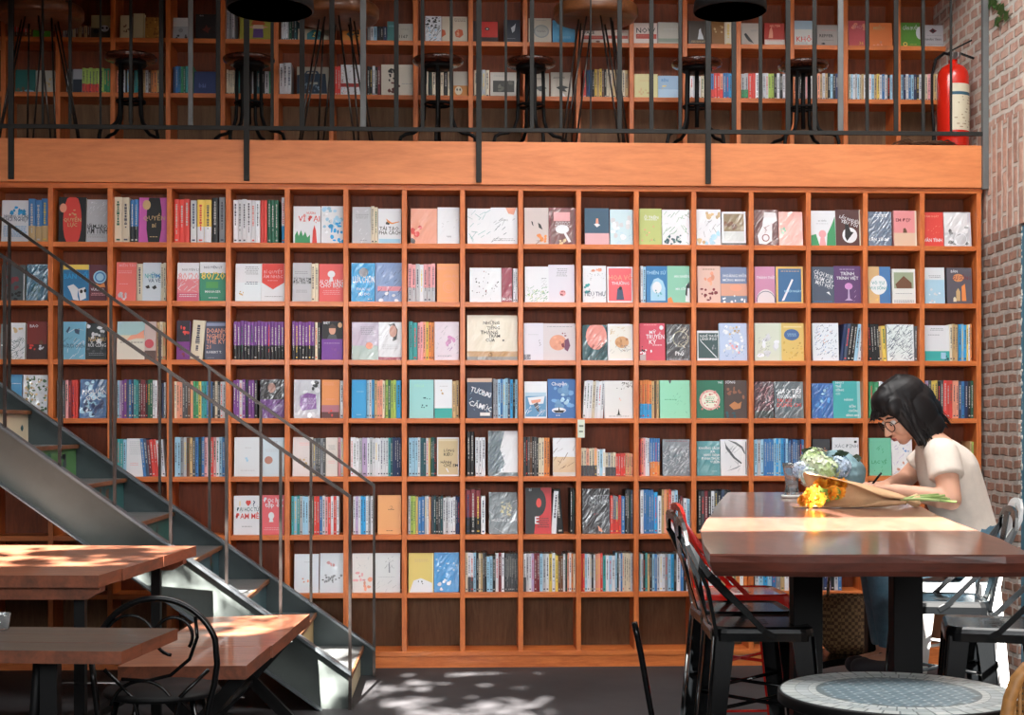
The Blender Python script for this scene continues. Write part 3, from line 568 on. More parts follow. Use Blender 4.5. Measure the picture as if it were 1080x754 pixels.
F|265|428|165|c||R 0 0 100 100 b4c4e0;B 26 W 16 8 84 80 8;S 24 b 10 10 90 96 8;B 6 p 30 50 70 80 6;B 6 s 30 10 80 30 5|pale blue cover with a lacy pattern
F|465|617|165|W||R 0 0 100 100 ccd2c4;B 10 W 20 10 90 90 16;S 26 x 6 30 60 90 10;R 92 0 100 100 c4ccb8|pale sage cover with grey pencil marks
F|617|748|165|y||R 0 0 100 100 d4b86c;B 10 c8a858 6 50 94 96 8;E 46 31 34 15 4a6a9c;L 28 2 26 66 c;S 10 d 10 60 90 94 6;R 10 8 90 12 e0cc94|golden yellow cover with a blue oval
F|793|942|165|W||R 4 3 98 98 dce2ea;S 60 i 8 6 94 94 9;S 30 b 10 8 90 90 8;S 10 e 20 20 80 80 7|white cover covered in blue pen sketches
@third 5 L 860 310
S|140|268|165|B i k k c W|7
S|308|372|165|k k k k|-3
S|363|408|180|s y|-3
F|410|563|172|W||R 3 2 97 98 dce4e4;S 90 i 6 4 94 96 20;S 34 T 6 4 94 96 18|white cover with black zigzag line work
S|566|585|180|G|
F|625|765|178|W||R 0 0 100 72 dcdce0;R 0 72 100 100 3aa8a4;B 5 T 60 76 92 96 7;L 8 2 20 80 x;L 26 1 10 60 x;R 64 76 84 94 c|white cover with a teal base panel
S|765|812|168|w s s|
S|815|862|170|C c C|
S|862|892|168|y W o|
@fourth 4 L 0 310
F|50|118|457|b||R 0 0 100 100 5c9cc8;L 20 1 10 90 W|plain light blue cover above the stair
F|127|268|460|W|w|B 40 4a6a4a 4 4 96 96 8;B 40 W 4 4 96 96 7;B 20 s 4 4 96 70 7|white and green mottled cover above the stair
S|320|366|485|G k G|
S|368|440|485|p R r r|
F|450|602|485|b|w|R 0 0 100 100 3c6494;B 16 c 6 4 96 96 13;X 54 32 13 W NGUỒN;X 50 47 13 W GỐC;B 14 B 6 50 96 96 12|ocean blue wrapped cover with white title
S|663|905|485|c v P P i b B t t k R R k N N W W R|
S|905|940|500|k B W|
@fourth 4 L 170 310
S|72|365|495|w e e G G d e n n y t t b b k w k W W|
S|408|545|483|P P W P k P P k|
F|560|695|485|P|w|R 0 0 100 52 262428;E 48 22 16 13 a0786c;R 0 52 100 100 663a80;P W 14 54 98 6 98 18 26 56;P W 24 88 80 64 84 70 30 92|black and purple wrapped cover with a faint portrait
F|753|902|487|g|w|R 0 0 100 100 b4b6c0;B 14 W 10 6 90 94 14;P P 24 42 50 34 84 38 86 76 30 80 22 66;B 4 k 70 4 90 24 12;L 48 4 32 80 v|silver cover with a purple patch
F|910|1010|487|o||R 0 0 100 66 dc8e54;R 0 66 100 84 a86a78;R 0 84 100 100 5a3434;L 8 2 8 70 e;L 50 1 20 80 e;B 3 r 20 76 60 94 9|orange cover with a purple sunset foot
S|1015|1035|487|W|
@fourth 4 L 350 310
F|112|195|487|C||R 0 0 100 100 3098d0;L 30 1 30 80 c;L 90 1 30 70 c|plain cyan blue cover
S|197|240|485|c W C|
S|242|302|487|s e e w|
S|304|364|487|l N l l|
S|366|392|487|C|
F|440|578|487|c||R 0 0 100 100 94cccc;B 4 T 60 46 84 54 4;B 4 T 44 64 78 74 4;T 20 16 6 m TÔI_LÀ|light aqua cover with small dark birds
F|583|683|487|W||R 0 74 100 100 2aa49c;B 3 s 34 26 50 36 7;L 16 1 24 74 g;L 84 1 20 80 t|white cover with a teal band at its foot
S|685|722|490|s s|
F|768|910|478|B||R 0 0 100 10 c8a894;R 0 10 100 100 36455c;T 12 26 12 W ~TƯƠNG;T 58 36 12 W ~LAI;T 4 60 13 W ~CẢM;T 46 68 13 W ~XÚC;R 52 86 92 94 dcdcdc;S 12 c 4 30 96 90 10|navy cover with scattered white title
S|915|1057|478|x x c b c c i C k c|
@fourth 4 L 530 310
F|125|253|497|W||R 4 30 96 96 5c92bc;R 4 30 96 40 a8c4d8;P W 14 44 90 40 84 60 24 64;P 50545c 40 62 60 56 66 84 56 80;S 14 W 6 66 94 96 18;P e 28 52 74 48 70 56 34 60|white framed cover with a hand over blue sea
F|258|415|483|b||R 0 0 100 100 3c6ca8;B 18 6c9cc8 20 18 90 70 14;B 5 a8cce0 50 40 80 70 10;E 40 80 26 7 W;P k 18 80 62 80 54 86 28 86;P k 38 80 40 70 44 80;T 12 12 9 W Chuyện;L 92 1 24 44 W|deep blue cover with a small boat
S|455|572|490|W W W w W W W|3
F|580|742|493|W||R 0 0 100 100 d8d8d8;S 16 k 66 4 98 20 9;B 8 k 44 4 90 26 2.4;B 3 e 50 46 60 52 2.5;P k 46 90 50 74 54 90 60 92 40 92;L 94 1 10 86 x|white cover with a black branch and pagoda
S|780|848|488|oC oC oC oC oC|
S|848|890|488|s d s|
F|895|1069|490|m||R 0 0 100 100 8ecfb0;B 2 G 26 1 50 4 6;S 14 6cae90 20 20 90 90 7;L 50 1 14 60 n|mint green cover with faint drawing
@fourth 4 L 710 310
F|135|290|490|N||R 0 0 100 100 2a7058;E 48 52 38 27 d8a8a0;E 48 52 30 21 e0dccc;B 24 c87878 10 26 86 78 5;L 44 4 30 66 n;T 78 6 5 W TRẺ|dark green cover with a pink flower wreath
F|293|425|490|d||R 0 0 100 100 4a3c38;T 4 5 7 W SỐNG;B 8 8a5a44 14 20 90 44 10;P b87a4c 20 66 44 56 60 62 76 56 70 74 40 78;B 4 T 10 84 70 96 9|dark brown cover with copper shapes
F|462|572|497|R|w|R 0 0 100 80 4c343c;R 0 80 100 100 3a4444;S 34 d8a0a8 4 4 96 78 30;S 16 W 4 4 96 74 24|dark wrapped cover with pink feather strokes
F|577|742|497|G|w|R 0 0 100 100 5a666c;T 6 26 12 W GIAO_TIẾP;T 8 40 12 W THÔNG_MINH;T 8 52 9 r TÀI_XỬ;T 8 64 10 r DỤNG_CHI;S 16 x 4 70 96 96 24;R 92 0 100 100 6a7a7c|slate wrapped cover with white and red title
F|790|912|507|b|w|R 0 0 100 100 2a64ac;B 8 4a94d8 20 40 80 70 12;S 14 6ab0e0 4 4 96 96 22;B 3 c 40 20 60 60 8|royal blue wrapped cover with a glowing bloom
F|912|1077|495|t||R 0 0 100 100 44a8a8;R 88 0 100 100 8cc4c8;T 10 4 6 W NHẤT;T 10 14 6 W THỂ;T 10 24 6 W SỐNG;T 10 34 6 W CÓ;T 40 50 6 W HÀNH;T 58 68 6 W BỐN;T 54 80 6 W CHỐN;T 46 92 6 W BÌNH_AN|turquoise cover with white corner words
@fourth 4 L 860 310
S|308|362|495|n n|
S|364|420|495|W g W|
S|560|610|490|P W P|
S|628|905|490|v G y y k G r r r e e i b B k N|
@fifth 3 L 0 430
S|663|715|175|t t c|
F|716|810|175|W||R 0 0 100 100 dadade;L 8 8 16 86 g;L 64 2 20 70 p|white page-like cover leaning behind the stair rail
S|812|900|175|b i R r r|-5
S|900|940|178|W W|-5
@fifth 3 L 170 430
S|75|362|165|c c x g d s G b k b p W r p W c b|
F|413|560|168|W||R 0 0 100 100 d6dce2;B 3 c 44 40 60 60 6;L 26 1 40 70 g;L 84 1 20 80 g|white cover with a faint pale emblem
F|575|697|170|W||R 0 0 100 100 c4d2dc;E 28 58 19 10 b07868;L 10 1 40 70 x;L 30 2 10 80 g|pale blue cover with a copper disc
F|745|860|168|w||R 0 0 100 100 d4cccc;L 14 2 30 80 p;B 6 s 30 50 70 76 9;S 8 R 30 50 70 70 6|off-white cover with a faint face
S|862|932|168|x G G x G|
F|934|1000|170|w||R 0 0 100 100 d2cac4;L 20 3 20 80 x;L 60 2 20 80 p|cream cover with small grey lines
S|1003|1035|168|p W|
@fifth 3 L 350 430
S|105|170|168|W W W g|
S|172|200|168|v|
S|200|320|168|W g W W W W W W|
S|320|345|168|t T|
S|345|392|165|B B B B|
S|437|472|168|c c|
S|473|502|168|c W|
S|503|535|168|T T|
S|535|560|168|W s|
S|562|592|168|N T k|
F|597|722|168|s||R 0 0 100 100 W;R 5 4 95 96 c4b088;X 54 34 7 k LÒNG;X 50 44 8 k KIÊU;X 40 64 7 k HÃNH;X 62 72 8 k CHỈ_EM;P W 40 80 46 80 54 90 50 90;R 6 5 94 10 d4c8a8|khaki cover in a white frame with black words
S|767|808|127|k k|
S|815|872|163|W W W|
F|888|1057|132|W|w|P 5a6c74 0 0 56 0 40 40 56 70 36 100 0 100;S 50 W 2 2 60 98 24;S 40 i 2 2 56 98 20;R 0 92 100 100 5a686c|tall white wrapped cover with grey marbling
@fifth 3 L 530 430
S|120|205|165|G k G d k G k|
S|205|268|165|w w o o|
F|287|415|172|W|w|R 0 50 100 90 d2b490;S 26 W 2 2 98 98 40;S 12 d 4 4 96 80 34;R 0 90 100 100 c4bcb4|white and tan cover in crinkled film
S|447|538|227|wG wG eG wG wG eG|
S|538|585|235|W c W|
S|585|645|255|wG gG wG wG|
S|645|700|258|r r r r|
S|700|745|258|s e s e|
S|780|835|170|r e p W W|
S|837|895|170|bo bo bo bo|
F|912|1066|180|x|w|R 0 0 100 100 6c747c;S 70 g 4 20 96 94 12;S 30 W 4 4 96 96 26;S 20 T 4 40 96 96 16;L 4 1 10 90 R|grey wrapped cover with a scribbled pattern
@fifth 3 L 710 430
F|137|268|190|t|w|R 0 0 100 100 4a8e94;T 8 20 7 W KHOẢNG_CÁCH;T 58 30 7 W XA;T 28 40 7 W HÀNH_TRÌNH;T 20 50 7 W ĐÁNH_THỨC;T 58 60 7 W VƯỜN;P W 4 98 40 70 44 72 12 98;L 86 1 60 86 c|teal wrapped cover with white text lines
F|272|428|180|W|w|R 0 0 100 100 dcdce0;S 5 x 20 10 70 40 34;P G 16 4 22 16 54 48 80 64 78 68 48 52 20 26;P G 28 2 60 8 84 20 94 40 90 40 78 24 54 12;P x 20 88 60 76 80 70 60 80;S 6 x 20 50 70 90 14;R 94 6 97 96 G|white cover with sweeping charcoal lines
S|462|517|178|c g c|
S|518|600|175|b b b b c C|
S|600|655|172|c C b c|
S|657|748|178|b B b b i B b|
F|795|895|178|k||R 0 0 100 100 3a3a3e;B 6 c08060 30 20 80 40 9;L 60 2 10 80 d|charcoal cover with a small orange blur
@fifth 3 L 860 430
F|100|250|170|W||R 0 0 100 100 dadce0;R 82 8 92 14 k;T 8 22 9 x XÁC_ĐỊNH;L 38 1 10 60 g;L 50 2 10 80 g|white cover with grey title and black square
F|310|435|172|m||R 0 0 100 100 74c0a0;S 8 n 30 20 70 40 14;X 44 64 9 n LẠC_VỀ;S 4 n 20 70 70 90 10|green cover with hand drawn letters
F|438|555|175|W|w|R 0 0 100 100 e0dcdc;B 4 6a94cc 56 24 84 40 8;S 20 v 10 10 90 96 16;B 4 e 20 60 70 90 9|white cover with violet and blue doodles
S|880|918|190|s l|
@sixth 2 L 170 430
F|410|558|500|W||R 0 0 100 100 dcdee4;T 20 20 13 y I;E 52 17 6 5 r;E 60 17 6 5 r;P r 46 19 66 19 56 27;T 72 20 16 B ?;T 12 35 10 T ĐẠI_HỌC_TỪ;T 8 52 14 r ĐAM_MÊ;L 78 1 30 74 x|white cover with a red heart and question mark
F|568|695|497|r||R 0 0 100 100 dc6068;T 8 12 12 W Đọc_hay;T 16 24 12 W tập_ôn;E 44 52 13 9 W;P W 38 58 50 58 54 68 34 68;L 82 2 10 90 p|coral red cover with white lettering
S|738|1010|500|t c t g c c g N r r b W p r W r W|
@sixth 2 L 350 430
S|120|235|500|W v W C C W x W|
F|260|392|497|o||R 0 0 100 100 e2a066;S 4 d 50 26 62 36 7;L 36 1 40 70 d;L 90 1 34 64 d|plain orange cover with a tiny emblem
S|433|490|500|g l l s|
S|490|527|500|b b|
S|527|562|500|g W e|
S|565|630|500|G T k G T|
S|632|702|505|W g W W W|
S|703|725|500|B B|
S|760|845|460|Rk Rk Rk|
S|848|872|495|W|
F|893|1054|480|x|w|R 0 0 100 100 707a80;B 16 cabf90 44 30 78 54 5;S 20 ccc4a0 42 24 80 60 12;X 56 67 7 W HƯƠNG_RỪNG;P W 6 40 40 10 46 12 14 46;S 14 g 4 4 96 96 30|grey wrapped cover with a pale gold burst
@sixth 2 L 530 430
F|130|278|455|r||R 0 0 100 100 c42f34;P k 0 0 60 0 56 30 40 62 34 100 0 100;E 48 32 32 30 k;E 52 33 10 10 r;T 34 70 16 W E;L 66 5 44 90 k;T 14 5 5 W BÍ|black and red cover with a dark oval
S|276|306|470|W|4
S|312|350|460|k|-5
S|385|412|457|k k|
F|455|610|460|k|w|R 0 0 100 100 2c2c32;T 24 20 12 x NUTEZ;T 20 31 10 x CHANEY;P W 8 4 14 4 60 92 52 92;S 16 G 4 4 96 96 30;B 3 R 40 40 60 60 3;P e 56 82 70 90 76 96 60 94|black wrapped cover with grey title lettering
S|613|675|497|r xr xr r|
S|676|696|497|b|
S|697|742|460|k G k i|
S|783|803|465|W|
S|804|860|460|b b b b|
S|861|882|475|C|
S|883|904|500|W|
S|905|960|463|s e o r|
S|961|997|465|W c|
S|999|1023|500|k R|
@sixth 2 L 710 430
S|28|56|500|k G|
S|60|98|515|W c|
S|142|330|465|k G R k W G k i G k|
@seventh 1 L 170 560
F|755|893|132|W||R 0 0 100 100 dce2ea;B 4 e 30 60 60 80 6;L 20 1 40 80 g|plain white cover leaning beside the stair rail
F|900|1035|128|W|w|R 0 0 100 100 d4dae2;B 14 x 8 52 92 74 7;B 6 G 10 60 90 70 5;B 4 p 30 20 70 40 9|white cover with a grey ink landscape
@seventh 1 L 350 570
F|115|232|75|W||R 0 0 100 100 dad6d4;B 8 p 8 46 60 70 12;B 5 e 50 64 96 92 13;S 8 g 10 10 80 40 10|white cover with pink flowers
F|245|387|73|W||R 0 0 100 100 d6d8da;S 14 x 40 6 76 40 10;P x 54 24 58 24 60 50 54 50;L 60 1 10 80 g;S 8 g 10 70 90 96 16|white cover with a grey bare tree
F|435|577|73|y||R 0 0 100 100 d8c06a;P W 4 100 20 70 50 64 94 76 98 100;B 3 k 26 70 60 78 4;L 16 2 20 80 s;R 95 0 100 100 e4d89c|yellow cover with a white hill
F|580|722|70|C|w|R 0 0 100 100 2e8ed0;B 10 c 10 10 90 50 5;B 8 W 20 70 90 96 9;P W 70 4 76 4 94 30 90 32|sky blue wrapped cover with white foam
S|757|820|68|w WG WG c|
S|822|880|68|k w s G k|
S|880|930|85|c c k|
S|930|980|68|W R W|
S|984|1056|70|G*8|
@seventh 1 L 530 570
S|120|180|70|WG g W v|
S|180|212|70|R R|
S|212|300|70|c g W y W|
S|302|345|85|y d d|
S|346|415|70|W k e W o w|
S|445|468|72|r r|
S|468|495|72|c W|
S|496|528|75|W k W|
S|530|570|72|e e r|
S|570|640|82|t W c W|
S|642|692|68|c k W b w|
S|692|742|70|w w w g|
S|780|800|72|c W|
S|800|850|72|k t s k|
S|852|892|75|c b g|
S|893|940|72|W W x|
S|942|990|73|c C k|
S|991|1012|72|W|
S|1014|1062|72|b k W|
@seventh 1 L 710 570
S|150|300|74|c k W W k s|
S|300|425|74|k W s o W o|
S|465|660|74|W c C c b x s W|
S|795|960|74|t k G B v k g b|
@uptop 2 U 0 0
S|80|185|120|rd rd rd d|
F|187|285|130|n||R 0 0 100 100 5ab83a;B 3 W 60 20 90 60 12;B 3 N 30 20 60 70 10|bright green cover
S|355|400|150|x G x|
S|410|510|145|w d s d s d|
F|515|625|85|s||R 0 0 100 100 a8a078;R 0 54 100 100 4a4436;E 26 68 14 9 k;E 70 56 22 14 W;E 60 54 6 5 k;E 82 54 6 5 k|khaki cover with a black and white animal face
F|680|745|85|w||R 0 0 100 100 cabf9a;B 6 d 30 36 80 70 12|cream cover with brown figure marks
F|755|820|75|w||R 0 0 100 100 d0c49c;R 84 0 100 100 b8a880|thick cream book turned outward
F|822|920|97|s||R 0 0 100 100 b07a34;B 20 8a5420 4 4 96 96 10;B 10 d0a050 4 4 96 96 8|tan and rust patterned cover
@uptop 2 U 170 0
F|65|155|100|W|w|R 0 0 100 40 e0e4e4;R 0 40 100 100 b4bcc4;B 6 k 10 76 90 96 12;E 50 58 14 10 x|silver white film-wrapped cover
F|195|315|80|k||R 0 0 100 100 241e1e;T 18 6 5 W KHO;P 6a2c24 30 60 44 54 50 40 58 54 74 52 62 64 60 76 48 68|near black cover with a dark red star
S|362|416|45|g x g|
F|445|632|70|y||R 0 0 100 100 a8a440;P b4502e 34 42 42 24 54 18 66 24 78 42 56 48;P d8c0a8 42 44 70 44 74 58 38 58;P 6a4a88 42 58 70 58 72 90 40 90;P e 24 52 40 48 40 56;P e 72 48 88 52 72 56|mustard cover with a red capped figure
S|680|722|65|W W W|
S|725|770|70|N k T|
F|775|950|165|w||R 0 0 100 100 b8b09c;P 3a8088 30 96 30 40 48 10 70 10 84 40 84 96;B 4 T 40 50 76 70 8;B 3 y 50 30 60 90 4|cream cover with a teal dome shape
@uptop 2 U 350 0
F|60|162|165|o||R 0 0 100 100 c88438;P 3a6a6a 20 44 40 20 50 36 70 40 54 56 44 76 34 56;B 8 k 60 10 96 60 8|orange cover with a dark teal star
S|200|312|150|x W c k k B|
F|314|365|120|t||R 0 0 100 100 4a8080;L 20 2 10 80 c|small teal cover
F|372|460|135|g||R 0 0 100 100 b8b4a8;T 6 70 18 k 1167;L 30 1 20 80 G|grey cover numbered in black
F|530|622|90|W||S 50 k 2 2 98 98 26;B 14 k 4 4 96 60 10;B 8 c 4 40 96 96 8|black and white patterned cover
F|625|770|92|w||R 0 0 100 100 d4c8b4;L 8 3 46 92 d;P c8603a 50 60 64 48 80 52 84 70 70 82 54 78;B 6 d8a080 54 54 80 76 6;P c8603a 0 50 12 54 16 70 0 80|cream cover with an orange swirl
F|800|945|118|k||R 0 0 100 100 2a1414;R 34 2 98 74 c42a20;E 56 36 9 7 k;E 56 36 4 3 w|black cover with a red square
@uptop 2 U 530 0
F|8|100|112|B||R 0 0 100 100 222634;P g 44 34 64 24 74 14 66 48 52 56;L 80 1 20 70 x|navy cover with a pale emblem
F|150|278|100|w||R 0 0 100 100 c6bcac;E 56 52 34 26 8e9494;E 56 52 28 21 aaa8a0;L 48 2 34 76 G;L 8 1 30 80 x|cream cover with a round grey seal
F|285|412|115|C||R 0 0 100 100 4a9cc8;L 20 3 16 70 c;L 70 2 20 80 c|sky blue cover under the round wooden table
F|445|580|170|W||R 0 0 100 100 dccfc4;T 6 18 22 k SPACE;R 8 40 98 66 b84a3e;L 48 2 14 90 e;E 72 82 9 7 8a6a5a|white cover with black title and red band
F|584|718|170|W||R 0 0 100 100 d8ccc2;L 10 2 40 96 c4504a;R 10 40 98 62 b84a3e;L 48 1 14 90 e|white cover with red lettering bands
F|745|880|130|W||R 0 0 100 100 dccfc8;T 10 34 24 k NOW;R 10 52 96 74 b84a3e;L 60 1 14 90 e|white cover titled NOW above a red band
F|885|1010|125|g||R 0 0 100 72 c0bfb6;R 0 72 100 88 8a988a;R 0 88 100 100 c0bfb6;L 30 1 20 90 W|pale grey green landscape cover
@uptop 2 U 710 0
F|88|205|118|d||R 0 0 100 100 4a4038;P W 48 60 52 36 60 30 62 44 70 62 74 76 44 76;L 82 2 10 90 s|dark brown cover with a white statue
F|220|292|110|d||R 0 0 100 100 8a5e2c;B 6 s 10 20 90 90 12|bronze brown cover
S|294|335|112|w|
F|390|490|130|g||R 0 0 100 100 bcb4ac;P k 14 48 26 44 44 62 70 90 40 80 24 64;L 30 2 50 90 x|pale grey cover with a black bird in flight
F|520|635|130|r||R 0 0 100 72 b4362a;R 0 72 100 100 d8ccc4;P e 20 66 26 30 36 14 42 40 42 66;T 26 12 9 e MELTEM;L 76 1 10 92 r|red cover with a pale figure
F|690|795|117|c||R 0 0 100 34 a8c0d0;R 0 34 100 100 d8d8d4;T 8 72 20 r KHÔ;L 86 2 8 70 x|white and sky cover with a red word
F|820|938|140|x||R 0 0 100 100 a8a09c;L 24 1 20 90 r;T 10 50 14 k REPPER;P k 16 88 30 82 40 88 30 92;L 70 1 20 84 G|grey cover with a long black word
@uptop 2 U 890 0
F|30|145|115|p||R 0 0 100 100 c0545a;B 8 e 20 10 90 40 12;T 20 24 12 p THƠ;T 50 86 12 y 36|pink red cover with gold number
F|150|278|127|o||R 0 0 100 100 dc7a3e;T 16 22 14 s MIỀU;B 4 e 10 80 60 96 10|orange cover with a sandy title
F|325|437|127|l||R 0 0 100 100 5c9434;T 10 22 14 W CĂN_BUỒN;E 100 42 22 26 W;E 22 88 12 9 y;E 22 88 5 4 N;L 88 1 40 80 y|green cover with a white moon
F|457|577|140|g||R 0 0 100 100 bcb8bc;P 6a1c28 26 26 44 14 64 26 44 38;E 44 26 7 5 k;L 46 1 12 90 x;T 6 64 9 k NHÂN_TÌNH;L 86 1 10 96 d|pale grey cover with a dark red diamond
@uplow 1 U 0 0
F|85|200|395|T||R 0 0 100 100 20605a;P c 20 96 60 86 90 90 96 98;B 3 d 10 80 50 98 10|dark teal cover
F|205|310|400|w||R 0 0 100 100 b8b0a4;B 4 s 50 30 80 80 10|cream cover with an ochre smudge
S|375|412|390|W k G|
F|412|464|390|g||R 0 0 100 42 a8a8b0;R 0 42 100 100 2c3440|grey over navy cover
S|465|560|385|lr lr lr lr lr|
S|570|622|385|l n n|
S|630|745|395|e d k W k c e|
S|760|905|395|t t g s W d o o s|
@uplow 1 U 170 0
S|65|182|375|B b b n N t G n|
F|185|315|405|b||R 0 0 100 100 34406e;T 20 60 20 6a78b0 bài;L 76 2 20 80 B|dusk blue cover
S|362|415|395|w w w w|
S|420|635|400|t k N G W T k W n|
S|670|738|357|W W W|
F|770|950|378|w||R 0 0 100 100 b4ac9c;P 24384c 0 30 20 24 90 24 96 94 0 94;P 30485c 24 24 30 14 64 14 70 24 62 24 58 18 34 18 30 24;B 14 6a8294 6 60 90 92 5;R 36 54 66 62 a4a49c|cream cover with a dark blue bag
@uplow 1 U 350 0
S|16|48|375|r r|
F|50|168|365|W||R 0 60 100 72 a83430;S 50 d 4 4 96 96 9;S 20 r 4 4 96 96 8|white cover with red speckled pattern
S|200|275|375|k k W k R|
F|280|460|365|w||R 0 0 100 100 c8beb0;B 10 k 24 8 42 50 7;B 10 5a2420 26 50 60 92 7;L 60 1 60 96 x|cream cover with black flower silhouettes
S|525|680|400|w k w G w k w|
F|690|772|405|w||R 0 0 100 56 b8b0a4;R 0 56 100 100 c07c34;E 36 76 26 17 w;E 26 72 5 5 k;E 46 72 5 5 k|cream and orange cover with a cat face
S|808|895|395|w W g w|
F|900|1048|410|w||R 0 0 100 100 c4bcb4;R 10 34 92 80 26241e;B 8 5a584c 14 40 88 74 9;L 14 1 10 60 x|cream cover with a black photograph
@uplow 1 U 530 0
F|160|265|415|w||R 0 0 100 100 bcb4a8;L 20 2 10 80 G;P k 20 58 60 52 90 62 70 66 78 78 50 74|cream cover with a black hat drawing
F|275|396|410|w||R 0 0 100 100 c4bcb0;L 18 2 10 70 k;P k 24 60 52 52 86 60 64 66 76 78 48 74;P W 44 80 52 78 72 98 62 98|cream cover with hat drawing
S|460|508|395|r B b|
S|510|605|390|k y s y d k w|
S|608|715|395|w s w k w s|
F|750|882|420|y||R 0 0 100 100 c8c088;L 24 2 20 80 s;B 6 s 20 60 70 90 8|pale yellow cover
F|886|1004|430|c||R 0 0 100 60 8aa8c8;R 0 60 100 100 a4c0d8;T 14 20 12 b BÊN;B 4 y 16 40 50 80 5|light blue cover beside a stool
@uplow 1 U 710 0
S|75|198|430|c W g W w g|
S|215|285|415|br r r er|
S|286|335|415|b b C|
S|388|490|415|gn gn r r W|
S|510|640|415|g W l l k W k W|
S|665|810|430|e W k W p W k|
S|820|940|415|e s W s k c k B|
@uplow 1 U 890 0
S|30|128|420|w c W g c w s W|
S|145|280|420|W c s y W b W k c|
S|325|445|420|c B W b c B k W|
S|463|545|420|w p w s w|
'''
parse(DATA)  # a few covers carry film glare drawn in as pale streaks and slivers
# the 300 books that show largest stand as books of their own; the small remainder is one packed mass
for r in SPINES:
    n=len(r['toks']); r['w']=(r['X1']-r['X0'])/n
cand=[]
for i,r in enumerate(FACES): cand.append(((r['X1']-r['X0'])*r['h']*(1 if r['low'] else .8)+10,'F',i,0))
# spine numbering inside each cubby
cell={}
for i,r in enumerate(SPINES):
    cell.setdefault((r['low'],r['row'],r['k']),[]).append(i)
num={}
for key,idx in cell.items():
    c=0
    for i in sorted(idx,key=lambda q:SPINES[q]['X0']):
        for j in range(len(SPINES[i]['toks'])): c+=1; num[(i,j)]=c
for i,r in enumerate(SPINES):
    hidden = (r['row']=='seventh' and r['ncub']>=14) or (r['row']=='fourth' and r['ncub']==17) or not r['low']
    for j in range(len(r['toks'])): cand.append((r['w']*r['h']*(.25 if hidden else 1),'S',i,j))
cand.sort(key=lambda t:-t[0]); chosen=cand[:300]
ROWN=dict(top='top row',second='second row',third='third row',fourth='fourth row',fifth='fifth row',sixth='sixth row',seventh='seventh row',uptop='upstairs upper row',uplow='upstairs lower row')
def cub(r): return f"{ORD[max(1,r['ncub'])]} cubby"
def where(r): return f"{ROWN[r['row']]}, {cub(r)} from left" if r['ncub']>1 else f"{ROWN[r['row']]}, leftmost cubby"
ch=set((t[1],t[2],t[3]) for t in chosen)
for i,r in enumerate(FACES):
    if ('F',i,0) not in ch: continue
    w=r['X1']-r['X0']; t=0.018+0.012*R.random(); lean=math.radians(R.uniform(3.5,6.5)); seed=1000+i
    mb=book_mesh(w,r['h']/math.cos(lean),t,r['base'],r['art'],seed)
    o=mb.build('book',M_['wrap'] if 'w' in r['flags'] else M_['print'],loc=(r['X0'],r['Y']+R.uniform(0,0.006),r['zb']+0.0004+math.sin(lean)*0.0),rot=(-lean,0,0))
    tag(o,f"{r['label'].replace(' cover',' book',1)}, {where(r)}",'book',None)
    o['group']='books shown face out in the cubbies'
    page_mesh(w,r['h']/math.cos(lean),t).build('page_block',M_['paper'],o)
rest=MB(); restp=MB()
for i,r in enumerate(SPINES):
    n=len(r['toks']); lean=math.radians(r['lean'])
    for j,tok in enumerate(r['toks']):
        rnd=random.Random(i*50+j); w=r['w']; h=r['h']*rnd.uniform(0.965,1.0); d=0.135+0.012*rnd.random()
        x=r['X0']+j*w; y=r['Y']+0.004+rnd.uniform(0,0.006)
        L=0.0
        if lean:
            L=lean; h=min(h,r['h'])*math.cos(L)
        Mx=Matrix.Translation((x,y,r['zb']+0.0004+ 0.0))@Matrix.Rotation(L,4,'Y')
        ww=w*0.965*(math.cos(L) if L else 1)
        if L>0: Mx=Matrix.Translation((x-math.sin(L)*h*0.0,y,r['zb']+0.0004+math.sin(L)*ww))@Matrix.Rotation(L,4,'Y')
        if ('S',i,j) in ch:
            mb=MB(); spine_cover(mb,ww,h,d,tok,rnd); o=mb.build('book',M_['print']); o.matrix_world=Mx
            two=f"{CN[tok[0]]} and {CN[tok[1]]}" if len(tok)>1 and tok[0]!=tok[1] else CN[tok[0]]
            tag(o,f"{two} book spine, {ORD[num[(i,j)]]} spine in {where(r)}",'book',None)
            o['group']='books shelved spine out in the cubbies'
            p=MB(); spine_pages(p,ww,h,d); p.build('page_block',M_['paper'],o)
        else:
            spine_cover(rest,ww,h,d,tok,rnd,Mx); spine_pages(restp,ww,h,d,Mx)
n0=len(rest.v); rest.v+=restp.v
for f,c in zip(restp.f,restp.c): rest.face([n0+q for q in f],c)
o=rest.build('packed_books',M_['print']); tag(o,'slim paperbacks packed tightly spine out in the cubbies, many colours','books',None,'stuff')
# paper tag stuck on an upright
p=AY(613,452,-0.004); t=MB(); t.bbox(p.x-0.02,p.x+0.02,-0.0045,-0.0025,p.z-0.05,p.z+0.05,0.0008); t.box(p.x-0.012,p.x+0.012,-0.0049,-0.0045,p.z+0.01,p.z+0.02,m=1); t.box(p.x-0.012,p.x+0.01,-0.0049,-0.0045,p.z-0.02,p.z-0.012,m=1)
tag(t.build('paper_tag',[mat('pale green card','d6ddd0',0.7),mat('grey ink','7a8478',0.7)]),'small pale green paper tag stuck on a shelf upright','tag')
